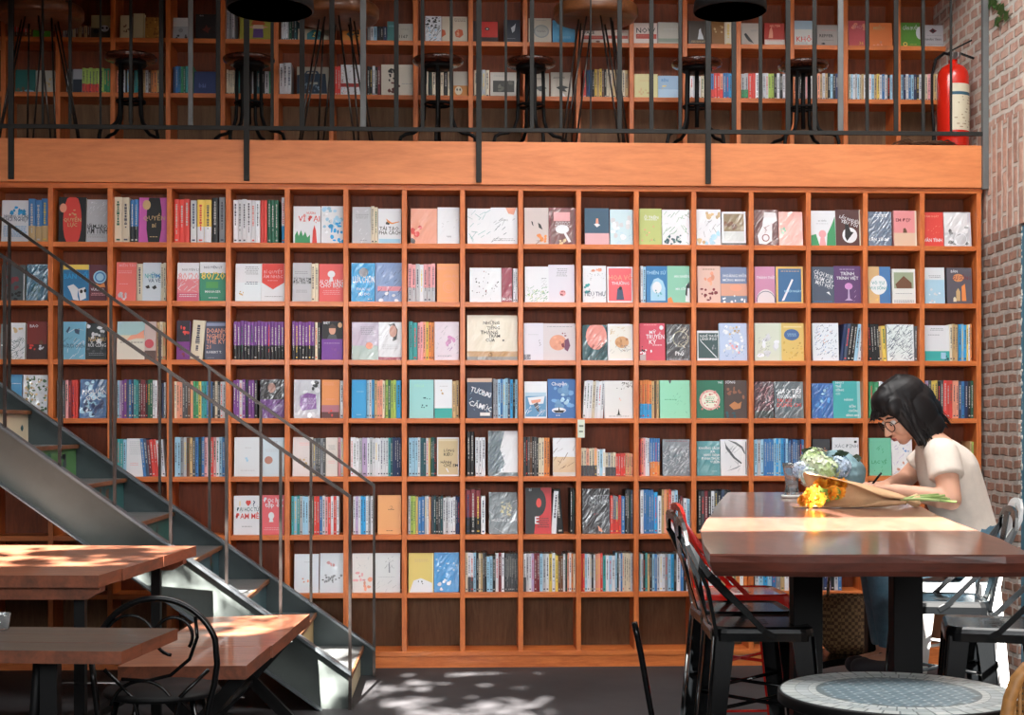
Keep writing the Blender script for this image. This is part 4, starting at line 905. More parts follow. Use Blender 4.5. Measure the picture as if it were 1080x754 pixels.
# ================================================================== STAIRCASE
YN=AZ(371,747,0).y; YF=AZ(396,712,0).y
SL=0.712                                                # rise over run in the picture plane
st=thing('staircase','grey steel staircase climbing left in front of the bookshelf with thin rails','staircase',(AZ(371,747,0).x,(YN+YF)/2,0))
def SP(px,py,Y): p=AY(px,py,Y); return p.x,p.z
def stringer(Y,xf,ztop_f,back,mats):
    """channel stringer: xf foot x, ztop_f top edge height at the foot"""
    L=3.6; H=0.27; mb=MB(); sl=SL_W
    xs=(xf,xf-L); 
    o=[(xf,0),(xf,ztop_f),(xf-L,ztop_f+sl*L),(xf-L,ztop_f+sl*L-H),(xf-max(0.02,(H-ztop_f)/sl),0)]
    mb.prism(o,'y',Y-0.004,Y+0.004,m=0)
    f=-1 if back else 1
    yo=Y-0.058 if not back else Y-0.05
    # top and bottom flanges
    def fl(z0,x0,x1,th=0.008,y0=None,y1=None,m=1):
        q=[(x0,z0+(xf-x0)*sl),(x0,z0+(xf-x0)*sl-th),(x1,z0+(xf-x1)*sl-th),(x1,z0+(xf-x1)*sl)]
        mb.prism(q[::-1],'y',y0,y1,m=m)
    fl(ztop_f+0.008,xf,xf-L,0.016,yo,Y+0.004)
    fl(ztop_f-H,xf-max(0.02,(H-ztop_f)/sl),xf-L,0.009,yo,Y+0.004)
    return mb
# true slope on each plane (measured)
a=AY(371,709,YN); b_=AY(0,447,YN); SL_W=(b_.z-a.z)/(a.x-b_.x)
XN=a.x; ZN=a.z
c_=AY(396,684,YF); XF=c_.x; ZF=c_.z
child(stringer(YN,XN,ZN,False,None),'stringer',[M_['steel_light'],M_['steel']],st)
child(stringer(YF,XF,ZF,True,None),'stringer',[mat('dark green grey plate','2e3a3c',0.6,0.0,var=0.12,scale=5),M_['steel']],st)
# treads and risers
m_tread=mat('worn tread plate','6a6c6c',0.5,0.3,var=0.15,scale=8); m_nose=wood('tread nosing','8a5a3a','5c3a26','y',8,0.5)
nose=[(371,668),(335,679)]; 
zs=[0.16+0.181*i for i in range(12)]; run=0.181/SL_W
art_cols=['d2c8a4','b8a070','4e6a70','44646c','3e6a62','3a6a6a','5a8a56','d8c8ac','c8b89a','8a9a6a','c8a080','aa9a80']
for i,z in enumerate(zs):
    xe=XF-0.06-run*i                                     # right edge of tread i
    m=MB(); m.bbox(xe-run-0.03,xe-0.012,YN+0.005,YF-0.005,z-0.012,z,0.002,m=0); m.bbox(xe-0.012,xe,YN+0.005,YF-0.005,z-0.02,z+0.001,0.002,m=1)
    child(m,'tread',[m_tread,m_nose],st)
    z0=zs[i-1] if i else 0.0; xr=xe-0.02
    m=MB(); m.box(xr-0.008,xr,YN+0.005,YF-0.005,z0,z-0.012,hx(art_cols[i]))
    rr=random.Random(i)
    if i>=2:
        for _ in range(9):
            yc=rr.uniform(YN+0.1,YF-0.1); zc=rr.uniform(z0+0.04,z-0.04); a_=rr.uniform(0.012,0.05); b2=rr.uniform(0.012,0.04); cc=colr(rr.choice('kGTNd'))
            m.poly([(xr+0.0006,yc+a_*math.cos(q*PI/4)*rr.uniform(.6,1.2),zc+b2*math.sin(q*PI/4)*rr.uniform(.6,1.2)) for q in range(8)],cc)
    child(m,'riser',M_['print'],st)
# rails: posts and sloping handrails
def zstr(x,near): return (ZN+(XN-x)*SL_W) if near else (ZF+(XF-x)*SL_W)
for near,Y,pts,hp in ((True,YN-0.03,(-70,-10,5,63,121,180,239,296),((371,523.5),(240,433))),(False,YF-0.025,(-60,10,65,117,168.5,221,275,328),((395,512),(240,401)))):
    h0=AY(hp[0][0],hp[0][1],Y); h1=AY(hp[1][0],hp[1][1],Y); sl=(h1.z-h0.z)/(h0.x-h1.x)
    mb=MB(); e=(XN if near else XF)-0.006
    mb.tube([(e,Y,0.0),(e,Y,h0.z),(e-3.2,Y,h0.z+sl*3.2)],0.01,rect=(0.016,0.022),up=(0,1,0)); child(mb,'handrail',M_['railpol'],st)
    for px in pts:
        x=AY(px,500,Y).x; m=MB(); m.box(x-0.007,x+0.007,Y-0.007,Y+0.007,zstr(x,near)+0.004,h0.z+sl*(h0.x-x)); child(m,'baluster',M_['railpol'],st)
# ================================================================== MEZZANINE RAILING
YR=-0.045
rl=thing('mezzanine_railing','grey metal railing of thin uprights along the mezzanine beam','railing',(2.6,YR,2.93))
for px in (-235,11.5,260,505,747,992+0):
    if px==992: continue
    x=AY(px,100,YR).x; m=MB(); m.bbox(x-0.015,x+0.015,YR-0.006,YR+0.012,BZ0+0.01,4.02,0.002); child(m,'post',M_['rail'],rl)
zr=AY(500,137,YR).z
m=MB(); m.bbox(-1.5,WX-0.036,YR-0.006,YR+0.006,zr-0.012,zr+0.012,0.002); child(m,'bottom_rail',M_['rail'],rl)
m=MB(); m.bbox(-1.5,WX-0.036,YR-0.02,YR+0.02,4.02,4.05,0.004); child(m,'top_rail',M_['rail'],rl)
for px,wd in ((-50,.02),(-20,.02),(45,.012),(74,.017),(106,.011),(138,.017),(170,.024),(201,.026),(230,.024),(287,.017),(318.6,.028),(350,.028),(383,.032),(418,.026),(445.6,.02),(476,.017),(533.5,.014),(561,.024),(591.7,.017),(623,.008),(653.5,.026),(687,.024),(717.3,.02),(774,.026),(802,.02),(831,.027),(859,.024),(886.5,.031),(914.5,.02),(945,.026),(973.6,.019),(1003,.013)):
    x=AY(px,80,YR).x; m=MB(); m.bbox(x-wd/2,x+wd/2,YR-0.005,YR+0.005,zr+0.012,4.02,0.0015); child(m,'baluster',M_['raill'] if px in (383,886.5,201) else M_['rail'],rl)
# ================================================================== MEZZANINE TABLES AND STOOLS
FZ=2.915; YM=0.29
m_top=wood('table top brown','7a4a28','54301a','x',7,0.4,0.2); m_seat=wood('dark varnished seat','4a2216','2c120c','x',8,0.25,0.5)
def hairpin_table(px,label):
    x=AY(px,20,YM).x; t=thing('bar_table',label,'table',(x,YM,FZ),0,'round tables on the mezzanine')
    H=AY(px,8,YM).z-FZ; r=0.245
    m=MB(); m.lathe([(0.0,H-0.075),(r-0.03,H-0.075),(r-0.012,H-0.07),(r,H-0.05),(r,H-0.01),(r-0.008,H),(0,H)],40); m.build('table_top',m_top,t)
    for a in (0.5,2.1,3.7,5.3):
        ca,sa=math.cos(a),math.sin(a); m=MB()
        for da in (-0.16,0.16):
            m.tube([(0.10*math.cos(a+da*2.4),0.10*math.sin(a+da*2.4),H-0.075),(0.235*math.cos(a+da*0.35),0.235*math.sin(a+da*0.35),0.012)],0.0055,8)
        m.tube([(0.235*math.cos(a-.056),0.235*math.sin(a-.056),0.012),(0.24*ca,0.24*sa,0.004),(0.235*math.cos(a+.056),0.235*math.sin(a+.056),0.012)],0.0055,8)
        m.build('leg',M_['railpol'],t)
    return t
hairpin_table(42,'round wooden table at the far left end of the mezzanine')
hairpin_table(355,'round brown table on the mezzanine left of middle, above the stairs')
hairpin_table(628,'round wooden table on the mezzanine in front of the SPACE and NOW books')
def screw_stool():
    t=thing('screw_stool','x','stool',(0,0,FZ),0,'dark screw stools on the mezzanine')
    H=0.555
    m=MB(); m.lathe([(0,H-0.038),(0.12,H-0.038),(0.143,H-0.028),(0.15,H-0.014),(0.146,H-0.004),(0.12,H),(0.0,H-0.004)],36); m.build('seat',m_seat,t)
    m=MB(); m.lathe([(0,H-0.06),(0.085,H-0.06),(0.09,H-0.05),(0.085,H-0.038),(0,H-0.038)],24); m.lathe([(0.0,0.17),(0.013,0.17),(0.013,H-0.06),(0,H-0.06)],12); m.build('screw_column',M_['blackm'],t)
    m=MB(); m.tube([(0.078*math.cos(k*PI/12),0.078*math.sin(k*PI/12),0.29) for k in range(24)],0.008,8,closed=True); m.tube([(-.078,0,.29),(.078,0,.29)],0.007,6); m.tube([(0,-.078,.29),(0,.078,.29)],0.007,6); m.build('ring',M_['blackm'],t)
    for k in range(4):
        a=PI/4+k*PI/2+0.15; ca,sa=math.cos(a),math.sin(a)
        pr=[(0.075,H-0.055),(0.078,0.40),(0.078,0.29),(0.082,0.21),(0.10,0.155),(0.14,0.125),(0.185,0.118),(0.215,0.10),(0.226,0.06),(0.226,0.0)]
        m=MB(); m.tube([(r*ca,r*sa,z) for r,z in pr],0.0105,8); m.build('leg',M_['blackm'],t)
    return t
stl=screw_stool(); sp=[(138,'dark wooden screw stool on the mezzanine nearest the left end'),(262,'dark wooden screw stool on the mezzanine behind the second tall railing post'),(462,'dark screw stool on the mezzanine left of the third tall railing post'),(560,'dark screw stool on the mezzanine left of the central round table'),(735,'dark screw stool on the mezzanine under the right hand pendant lamp'),(848,'dark screw stool on the mezzanine nearest the fire extinguisher')]
for i,(px,lb) in enumerate(sp):
    o=stl if i==0 else copy_tree(stl); o.location=(AY(px,68,YM+0.02).x,YM+0.02+0.02*(i%2),FZ); o.rotation_euler=(0,0,0.3*i); o['label']=lb
# fire extinguisher
YE=0.06; ex=AY(1009,100,YE).x; ez=2.926
e=thing('fire_extinguisher','red fire extinguisher with white label at the right end of the mezzanine','fire extinguisher',(ex,YE+0.06,ez))
m_er=mat('red gloss cylinder','d02414',0.25,coat=0.6)
m=MB(); m.lathe([(0,0),(0.084,0),(0.09,0.012),(0.09,0.41),(0.084,0.445),(0.066,0.472),(0.035,0.49),(0.026,0.495),(0.026,0.515),(0,0.515)],36); m.build('cylinder',m_er,e)
m=MB(); n=18
for (z0,z1,c) in ((0.10,0.30,'d6cdb4'),(0.30,0.318,'2a5a70'),(0.318,0.365,'d6cdb4')):
    for i in range(n):
        a0=-2.0+2.3*i/n; a1=-2.0+2.3*(i+1)/n; r=0.0906
        m.poly([(r*math.cos(a0),r*math.sin(a0),z0),(r*math.cos(a1),r*math.sin(a1),z0),(r*math.cos(a1),r*math.sin(a1),z1),(r*math.cos(a0),r*math.sin(a0),z1)],hx(c))
rr=random.Random(3)
for k in range(46):
    a0=rr.uniform(-1.85,0.0); z=0.115+0.017*(k%11); w_=rr.uniform(0.06,0.22); r=0.0911
    m.poly([(r*math.cos(a0),r*math.sin(a0),z),(r*math.cos(a0+w_),r*math.sin(a0+w_),z),(r*math.cos(a0+w_),r*math.sin(a0+w_),z+0.006),(r*math.cos(a0),r*math.sin(a0),z+0.006)],hx('a08a70'))
m.build('label_sheet',M_['print'],e)
m=MB(); m.lathe([(0,0.515),(0.02,0.515),(0.022,0.55),(0.014,0.56),(0,0.56)],16); m.tube([(0.02,-0.03,0.535),(0.0,-0.04,0.535)],0.02,12); m.build('valve',mat('brushed valve','b8b8b8',0.3,0.9),e)
m=MB(); m.tube([(-0.04,-0.01,0.548),(0.0,-0.01,0.575),(0.1,-0.02,0.625)],0.008,rect=(0.02,0.008)); m.tube([(-0.02,-0.01,0.545),(0.04,-0.01,0.552),(0.115,-0.02,0.522)],0.008,rect=(0.02,0.008)); m.build('lever',M_['blackm'],e)
m=MB(); m.tube([(-0.015,-0.01,0.545),(-0.06,-0.02,0.55),(-0.11,-0.03,0.51),(-0.135,-0.04,0.42),(-0.14,-0.05,0.28),(-0.13,-0.05,0.14),(-0.128,-0.05,0.06)],0.0085,10); m.tube([(-0.128,-0.05,0.09),(-0.128,-0.05,0.0)],[0.011,0.016],10); m.build('hose',M_['blackm'],e)
# small white box on the bottom cubby floor, dry twigs
p=AY(970,145,UY+0.05); m=MB(); m.bbox(p.x-0.035,p.x+0.035,UY+0.03,UY+0.08,2.917,3.05,0.004); m.box(p.x-0.02,p.x+0.02,UY+0.0285,UY+0.03,2.96,3.0,m=1)
tag(m.build('paper_carton',[mat('white carton','c8c4bc',0.6),mat('grey print','8a8078',0.6)]),'small white carton standing in the lowest upstairs cubby','carton')
m=MB(); rr=random.Random(9)
for k in range(26):
    x=AY(rr.uniform(950,1000),150,0.02).x; y=rr.uniform(0.0,0.12); l=rr.uniform(0.06,0.16); a=rr.uniform(-0.5,0.5)
    z=2.931+rr.uniform(0,0.02); m.tube([(x-l/2,y,z),(x,y+rr.uniform(-.02,.02),z+rr.uniform(0,.025)),(x+l/2*math.cos(a),y+l/2*math.sin(a),z)],[0.004,0.005,0.002],6)
tag(m.build('dry_twigs',mat('dry twig bark','5a3c28',0.8,var=0.2,scale=40)),'heap of dry brown twigs beside the fire extinguisher','twigs',None,'stuff')
# pendant lamps
def lamp(px,py,dep,wpx,label):
    p=W(px,py,dep); r=wpx/2*dep/FPX
    t=thing('pendant_lamp',label,'lamp',(p.x,p.y,p.z),0,'black pendant lamps')
    m=MB(); m.lathe([(r*0.96,0.0),(r,0.004),(r*0.985,0.05),(r*0.8,0.115),(r*0.4,0.155),(0.05,0.17),(0.045,0.24),(0.0,0.25)],36)
    m.lathe([(0,0.235),(0.04,0.16),(r*0.38,0.145),(r*0.78,0.105),(r*0.955,0.04),(r*0.96,0.0)],36); m.build('lamp_shade',M_['blackm'],t)
    m=MB(); m.tube([(0,0,0.24),(0,0,3.9 if False else (5.2-p.z))],0.004,6); m.build('cord',M_['blackm'],t)
    m=MB(); m.sphere((0,0,0.07),0.03); m.lathe([(0,0.09),(0.016,0.09),(0.016,0.16),(0,0.16)],12); m.build('bulb',mat('unlit bulb','d8d4c8',0.2),t)
lamp(285,11,6.3,92,'black pendant lamp shade hanging at upper left before the mezzanine')
lamp(770,13,7.1,77,'black pendant lamp shade hanging at upper right before the mezzanine')
# ivy sprig on the right wall
m=MB(); rr=random.Random(5)
base=[W(px,py,1) for px,py in ()]
def wallpt(px,py):
    r=ray(px,py); return CAM+r*((WX-0.012-CAM.x)/r.x)
pts=[wallpt(*q) for q in ((1043,-2),(1050,4),(1056,9),(1061,16),(1064,19))]
m.tube(pts,0.003,6,hx('3a4a24'))
for q in ((1047,3),(1052,5),(1056,8),(1058,11),(1063,17),(1054,22),(1050,0)):
    c=wallpt(*q); a=rr.uniform(0,6); s=rr.uniform(0.025,0.045)
    pl=[]
    for k in range(10):
        rad=s*(1.0 if k%2==0 else 0.62); an=a+k*PI/5; pl.append((c.x-0.006-rr.uniform(0,0.012),c.y+rad*math.cos(an)*1.5,c.z+rad*math.sin(an)))
    m.poly(pl,hx('3c5a2c'))
tag(m.build('ivy_sprig',attr_mat('leaf green',0.5)),'small green ivy sprig hanging on the upper right brick wall','ivy')
# ================================================================== BIG SLAB TABLE AND STOOLS
TZ=1.05
m_slab=wood('lacquered slab top','80584a','5a3e34','y',3.0,0.3,0.6,stretch=5,bump=0.04)
m_slabe=wood('slab end grain','70382a','3e2018','x',5,0.4,0.3,stretch=4,bump=0.3)
out=[(768,519),(763,524),(757,531),(753,536),(752,541),(746,547),(742,553),(739,559),(741,568),(743,575),(749,584),(800,584.4),(860,585),(930,584.6),(1000,584.8),(1060,585),(1091,584.5),(1080,580.5),(1068,575),(1055,568),(1030,559),(1008,551),(988,543),(975,536),(962,530),(948,524),(934,519)]
P=[AZ(x,y,TZ) for x,y in out]; cen=sum(P,Vector())/len(P)
tb=thing('slab_table','long live edge slab table of dark lacquered wood where the woman sits','table',(cen.x,cen.y,0))
m=MB(); k=len(P); n=len(m.v); rr=random.Random(2); lev=[(TZ,1.0),(TZ-0.004,1.003),(TZ-0.02,1.0),(TZ-0.042,0.985),(TZ-0.054,0.97),(TZ-0.056,0.965)]
wob=[rr.uniform(-.006,.006) for _ in range(k)]
for li,(z,s) in enumerate(lev):
    for i,p in enumerate(P):
        q=cen+(p-cen)*s; f=wob[i]*(li>1)*1.2; v=(p-cen).normalized(); m.v.append((q.x+v.x*f,q.y+v.y*f,z))
m.face([n+i for i in range(k)][::-1],m=0)
for li in range(len(lev)-1):
    for i in range(k): m.face([n+li*k+i,n+li*k+(i+1)%k,n+(li+1)*k+(i+1)%k,n+(li+1)*k+i],m=1)
m.face([n+(len(lev)-1)*k+i for i in range(k)],m=1)
o=m.build('table_top',[m_slab,m_slabe],fixn=True); o.parent=tb; o.matrix_parent_inverse=Matrix.Translation(tb.location).inverted()
def Wz(px,dep,z): p=W(px,HOR,dep); return Vector((p.x,p.y,z))
for dep,pa,pb in ((4.35,850,955),(5.75,846,925)):
    a=Wz(pa,dep,0); b2=Wz(pb,dep,0); m=MB()
    for q in (a,b2): m.bbox(q.x-0.045,q.x+0.045,q.y-0.03,q.y+0.03,0.05,TZ-0.06,0.004)
    m.bbox(a.x-0.12,b2.x+0.12,a.y-0.035,a.y+0.035,0.0,0.05,0.004); m.bbox(a.x-0.1,b2.x+0.1,a.y-0.03,a.y+0.03,TZ-0.1,TZ-0.057,0.004)
    child(m,'leg_frame',M_['blackm'],tb)
# a crack across the end grain
def tolix(label,body,group,pos,rz):
    t=thing('bar_stool',label,'bar stool',(pos.x,pos.y,0),rz,group); H=0.75; s=0.152
    m=MB(); bm=bmesh.new()
    def ring(r,z,e=0.05):
        pts=[]
        for cx,cy,a0 in ((r-e,r-e,0),(-r+e,r-e,PI/2),(-r+e,-r+e,PI),(r-e,-r+e,1.5*PI)):
            for i in range(5): a=a0+i*PI/8; pts.append((cx+e*math.cos(a),cy+e*math.sin(a),z))
        return pts
    prof=[(s-0.03,H-0.006,0.03),(s-0.008,H-0.002,0.04),(s,H-0.008,0.045),(s+0.003,H-0.02,0.045),(s+0.003,H-0.045,0.045),(s-0.003,H-0.045,0.045),(s-0.004,H-0.02,0.045)]
    n=len(m.v); k=20
    for r,z,e in prof: m.v+=ring(r,z,e)
    m.face([n+i for i in range(k)])
    for l in range(len(prof)-1):
        for i in range(k): m.face([n+(l+1)*k+i,n+(l+1)*k+(i+1)%k,n+l*k+(i+1)%k,n+l*k+i])
    m.face([n+(len(prof)-1)*k+i for i in range(k)][::-1])
    for y in (-0.04,0.0,0.04): m.box(-0.03,0.03,y-0.005,y+0.005,H-0.0062,H-0.0055,m=1)
    m.build('seat',[body,M_['blackm']],t)
    for sx in (-1,1):
        for sy in (-1,1):
            m=MB(); a=Vector((sx*(s-0.006),sy*(s-0.006),H-0.03)); b=Vector((sx*(s+0.05),sy*(s+0.05),0.0))
            for (da,wa,wb) in ((0,0.062,0.03),(1,0.062,0.03)):
                ia=Vector((-sx*wa,0,0)) if da==0 else Vector((0,-sy*wa,0)); ib=Vector((-sx*wb,0,0)) if da==0 else Vector((0,-sy*wb,0))
                off=Vector((0,-sy*0.004,0)) if da==0 else Vector((-sx*0.004,0,0))
                q=[a,a+ia,b+ib,b]; 
                n=len(m.v); m.v+=[tuple(p) for p in q]+[tuple(p+off) for p in q]
                for f in ((0,1,2,3),(7,6,5,4),(0,4,5,1),(1,5,6,2),(2,6,7,3),(3,7,4,0)): m.face([n+i for i in f])
            m.tube([a+Vector((0,0,0)),b+Vector((0,0,0.01))],0.006,8)
            m.lathe([(0,0),(0.014,0),(0.016,0.02),(0,0.02)],12,m=1,o=b-Vector((sx*0.008,sy*0.008,0)))
            m.build('leg',[body,M_['blackm']],t,fixn=True)
    for zz,nm in ((0.27,'footrest'),(0.5,'stretcher')):
        f=(H-zz)/H*0.056-0.006; r=s+f-0.004; m=MB(); m.tube([(r,r,zz),(-r,r,zz),(-r,-r,zz),(r,-r,zz)],0.008,rect=(0.022,0.008),closed=True,up=(0,0,1)) if nm=='footrest' else (m.tube([(r,r,zz),(-r,-r,zz)],0.006,8),m.tube([(r,-r,zz),(-r,r,zz)],0.006,8))
        m.build(nm,body,t)
    # low back: bent hoop with slanting side braces
    m=MB(); top=1.055; xb=-0.235
    pts=[(-0.14,-0.14,H-0.03),(-0.165,-0.142,0.86)]
    for i in range(9):
        a=PI-PI*i/8; pts.append((xb+0.02*(1-math.sin(PI*i/8))*0.5,0.132*math.cos(a),0.99+0.065*math.sin(PI*i/8)**0.6 if 0<i<8 else 0.99))
    pts+=[(-0.165,0.142,0.86),(-0.14,0.14,H-0.03)]
    m.tube(pts,0.01,rect=(0.028,0.011),up=(1,0,0)); m.build('back_hoop',body,t)
    for sy in (-1,1):
        m=MB(); m.tube([(xb+0.006,sy*0.128,1.0),(-0.16,sy*0.145,0.9),(0.0,sy*(s+0.004),H-0.012),(0.03,sy*(s+0.004),H-0.03)],0.01,rect=(0.017,0.007),up=(0,1,0)); m.build('back_brace',body,t)
    m=MB(); m.tube([(xb+0.01,0,1.05),(xb+0.03,0,0.92),(-0.148,0,H-0.02)],0.01,rect=(0.075,0.004),up=(1,0,0)); m.build('back_splat',body,t)
    return t
SG='metal bar stools around the slab table'
tolix('glossy black metal bar stool nearest the camera, left of slab table',M_['black'],SG,Wz(798,4.39,0),-PSI-0.03)
tolix('black metal bar stool tucked between the nearest black stool and red stool',M_['black'],SG,Wz(782,4.745,0),-PSI+0.02)
tolix('red metal bar stool on the left side of the slab table',M_['red'],SG,Wz(781,5.2,0),-PSI+0.05)
tolix('black metal bar stool at lower right, nearest stool on the table right side',M_['black'],SG,Wz(1050,4.36,0),PI-PSI-0.25)
tolix('black metal bar stool right of the table, just in front of the woman',M_['black'],SG,Wz(992,5.0,0),PI-PSI-0.14)
tolix('metal bar stool the woman in the cream shirt sits on, whitened for sun glare',mat('glare white','d4d6d6',0.3,coat=0.4),SG,Wz(1006,5.56,0),PI-PSI-0.16)  # sun glare put into this stool's colour as white
# ================================================================== THINGS ON THE TABLE
def bez(p,n=12): return p
# tall drinking glass on a white coaster
dep=5.88; g=Wz(835,dep,TZ)
m=MB(); m.lathe([(0,0),(0.04,0),(0.043,0.004),(0.043,0.012),(0.036,0.012),(0.034,0.008),(0,0.008)],32); 
tag(m.build('coaster',mat('white coaster','dcdcd8',0.4),loc=(g.x,g.y,TZ+0.0005)),'round white coaster under the drinking glass on the slab table','coaster')
t=thing('drinking_glass','tall waisted drinking glass standing on a white coaster','glass',(g.x,g.y,TZ+0.009))
m_glass,nt,b=newmat('clear glass'); b.inputs['Base Color'].default_value=(0.8,0.84,0.86,1); b.inputs['Roughness'].default_value=0.04; b.inputs['Transmission Weight'].default_value=0.92; b.inputs['IOR'].default_value=1.45
m=MB(); m.lathe([(0,0),(0.030,0),(0.031,0.01),(0.027,0.045),(0.028,0.075),(0.036,0.115),(0.039,0.135),(0.037,0.135),(0.034,0.115),(0.026,0.075),(0.025,0.045),(0.027,0.014),(0,0.012)],32); m.build('tumbler',m_glass,t)
m=MB(); m.lathe([(0,0.014),(0.0255,0.015),(0.0245,0.045),(0.0255,0.06),(0,0.06)],24); m.build('water',mat('water in glass',(0.75,0.8,0.82),0.05,trans=0.9),t)
# flowers
m_leaf=mat('dark leaf','22381e',0.45,var=0.2,scale=30); m_att=attr_mat('flower petals',0.6)
def leafpoly(mb,base,d,up,l,w,c=(1,1,1),mi=0):
    d=d.normalized(); s=d.cross(up); s=s.normalized() if s.length>1e-6 else d.orthogonal().normalized(); n=s.cross(d)
    pts=[(0,0),(0.25,0.6),(0.55,0.9),(0.8,0.6),(1,0),(0.8,-0.6),(0.55,-0.9),(0.25,-0.6)]
    nn=len(mb.v)
    for a,b_ in pts: 
        q=base+d*(a*l)+s*(b_*w/2)-n*(abs(b_)*-0.1*w)+n*(-0.12*l*a*a); mb.v.append(tuple(q))
    q=base+d*(0.5*l)-n*(0.04*l); mb.v.append(tuple(q))
    for i in range(8): mb.face([nn+i,nn+(i+1)%8,nn+8],c,mi,True)
def hydrangea(mb,c,r,n,cols,rr):
    for i in range(n):
        z=1-2*(i+.5)/n; a=i*2.39996; q=math.sqrt(max(0,1-z*z)); d=Vector((q*math.cos(a),q*math.sin(a),z))
        p=c+d*r*rr.uniform(0.72,1.15); u=d.orthogonal().normalized(); v=d.cross(u); ro=rr.uniform(0,1.5); cc=colr(rr.choice(cols),0.08); s=r*rr.uniform(0.2,0.3)
        for k in range(4):
            an=ro+k*PI/2; x=u*math.cos(an)+v*math.sin(an); y=u*-math.sin(an)+v*math.cos(an)
            mb.poly([p,p+x*s*0.55+y*s*0.45+d*s*0.12,p+x*s+d*s*0.2,p+x*s*0.55-y*s*0.45+d*s*0.12],cc)
dep=5.66; bq=Wz(880,dep,TZ)
t=thing('flower_bouquet','bouquet of pale green and blue hydrangeas in blue grey wrapping paper','bouquet',(bq.x,bq.y,TZ))
rr=random.Random(11)
def own(mb,nm,mt,par): 
    o=mb.build(nm,mt); o.parent=par; o.matrix_parent_inverse=(Matrix.Translation(par.location)@par.rotation_euler.to_matrix().to_4x4()).inverted(); return o
for (px,py,dd,r,cols) in ((858,487,5.60,0.052,['d8e4c4','c8dcae','b4cc8c','e4ecd4']),(870,495,5.58,0.05,['d8e4c4','c8dcae','b4cc8c','e4ecd4']),(886,492,5.62,0.04,['b8cce0','c8d8ea','a4c0dc']),(846,495,5.58,0.034,['c4d0e4','dce4ee','b0c4e0']),(853,503,5.55,0.036,['d4e0e4','dce4d4','c0d4c0'])):
    m=MB(); hydrangea(m,W(px,py,dd),r,110,cols,rr); own(m,'hydrangea_head',m_att,t)
m=MB()
for k in range(26):
    px=rr.uniform(842,898); py=rr.uniform(479,502); leafpoly(m,W(px,py,5.69),RT*rr.uniform(-1,1)+UP*rr.uniform(-.5,.5)-FW*rr.uniform(0,.3),-FW,rr.uniform(.04,.065),rr.uniform(.025,.04))
own(m,'leaf_spray',m_leaf,t)
m=MB(); nu,nv=14,18; b0=len(m.v)                      # paper fan, crumpled, opening to upper left with a pointed right end
ctl=[((868,477),(852,512)),((880,474),(868,514)),((893,476),(885,516)),((904,483),(900,518)),((912,491),(908,520)),((914,499),(911,521)),((908,508),(906,522))]
for i in range(nu+1):
    f=i/nu*(len(ctl)-1); k=min(int(f),len(ctl)-2); f-=k
    (x0,y0),(x1,y1)=[tuple(ctl[k][q][j]*(1-f)+ctl[k+1][q][j]*f for j in (0,1)) for q in (0,1)]
    for j in range(nv+1):
        g=j/nv; bul=math.sin(g*PI)*0.05*math.sin(i/nu*PI)+0.008*math.sin(i*2.1+j*1.3)
        m.v.append(tuple(W(x0*(1-g)+x1*g,y0*(1-g)+y1*g,5.74-bul-0.05*(1-abs(2*i/nu-1)))))
for i in range(nu):
    for j in range(nv): a=b0+i*(nv+1)+j; m.face([a,a+1,a+nv+2,a+nv+1],sm=True)
o=own(m,'wrapping_paper',mat('blue grey florist paper','7fa0a8',0.6,var=0.08,scale=20),t); sm_=o.modifiers.new('thick','SOLIDIFY'); sm_.thickness=0.0015
m=MB()
for k in range(7):
    a=W(900+k,512,5.68); b2=W(935+3*k,519+k*.4,5.62+0.01*k); m.tube([a,b2],0.0035,6)
own(m,'stem_bundle',mat('green stems','5c8048',0.6),t)
# orange flowers in kraft paper
bo=Wz(895,5.18,TZ)
t=thing('flower_bouquet','bouquet of orange flowers in brown kraft paper lying on the slab table','bouquet',(bo.x,bo.y,TZ))
for (px,py,dd,r) in ((856,522,5.12,0.034),(866,513,5.17,0.036),(877,511,5.17,0.034),(888,512,5.16,0.03),(866,527,5.10,0.03),(878,520,5.11,0.032),(848,528,5.13,0.028),(887,520,5.12,0.026),(856,530,5.12,0.024)):
    m=MB(); c=W(px,py,dd); ax=(RT*-0.8+UP*0.35-FW*0.5).normalized(); u=ax.orthogonal().normalized(); v=ax.cross(u)
    for ring_ in range(6):
        nn=18-ring_*2
        for k in range(nn):
            a=2*PI*k/nn+ring_*0.3; d=(u*math.cos(a)+v*math.sin(a))*(1-ring_*0.15)+ax*(0.12+ring_*0.2); leafpoly(m,c+ax*0.002*ring_,d,ax,r*rr.uniform(.85,1.1)*(1-ring_*0.08),r*0.4,colr(rr.choice(['e08a18','e49a28','d87c16','e6a83c']),0.05))
    own(m,'orange_bloom',m_att,t)
m=MB()
for k in range(10): leafpoly(m,W(rr.uniform(862,890),rr.uniform(516,527),5.12),-RT*rr.uniform(.2,1)+UP*rr.uniform(-.2,.6)-FW*0.4,-FW,0.05,0.02)
own(m,'leaf_spray',mat('yellow green leaf','7a9440',0.5),t)
m=MB(); NS,NT=14,26; b0=len(m.v)
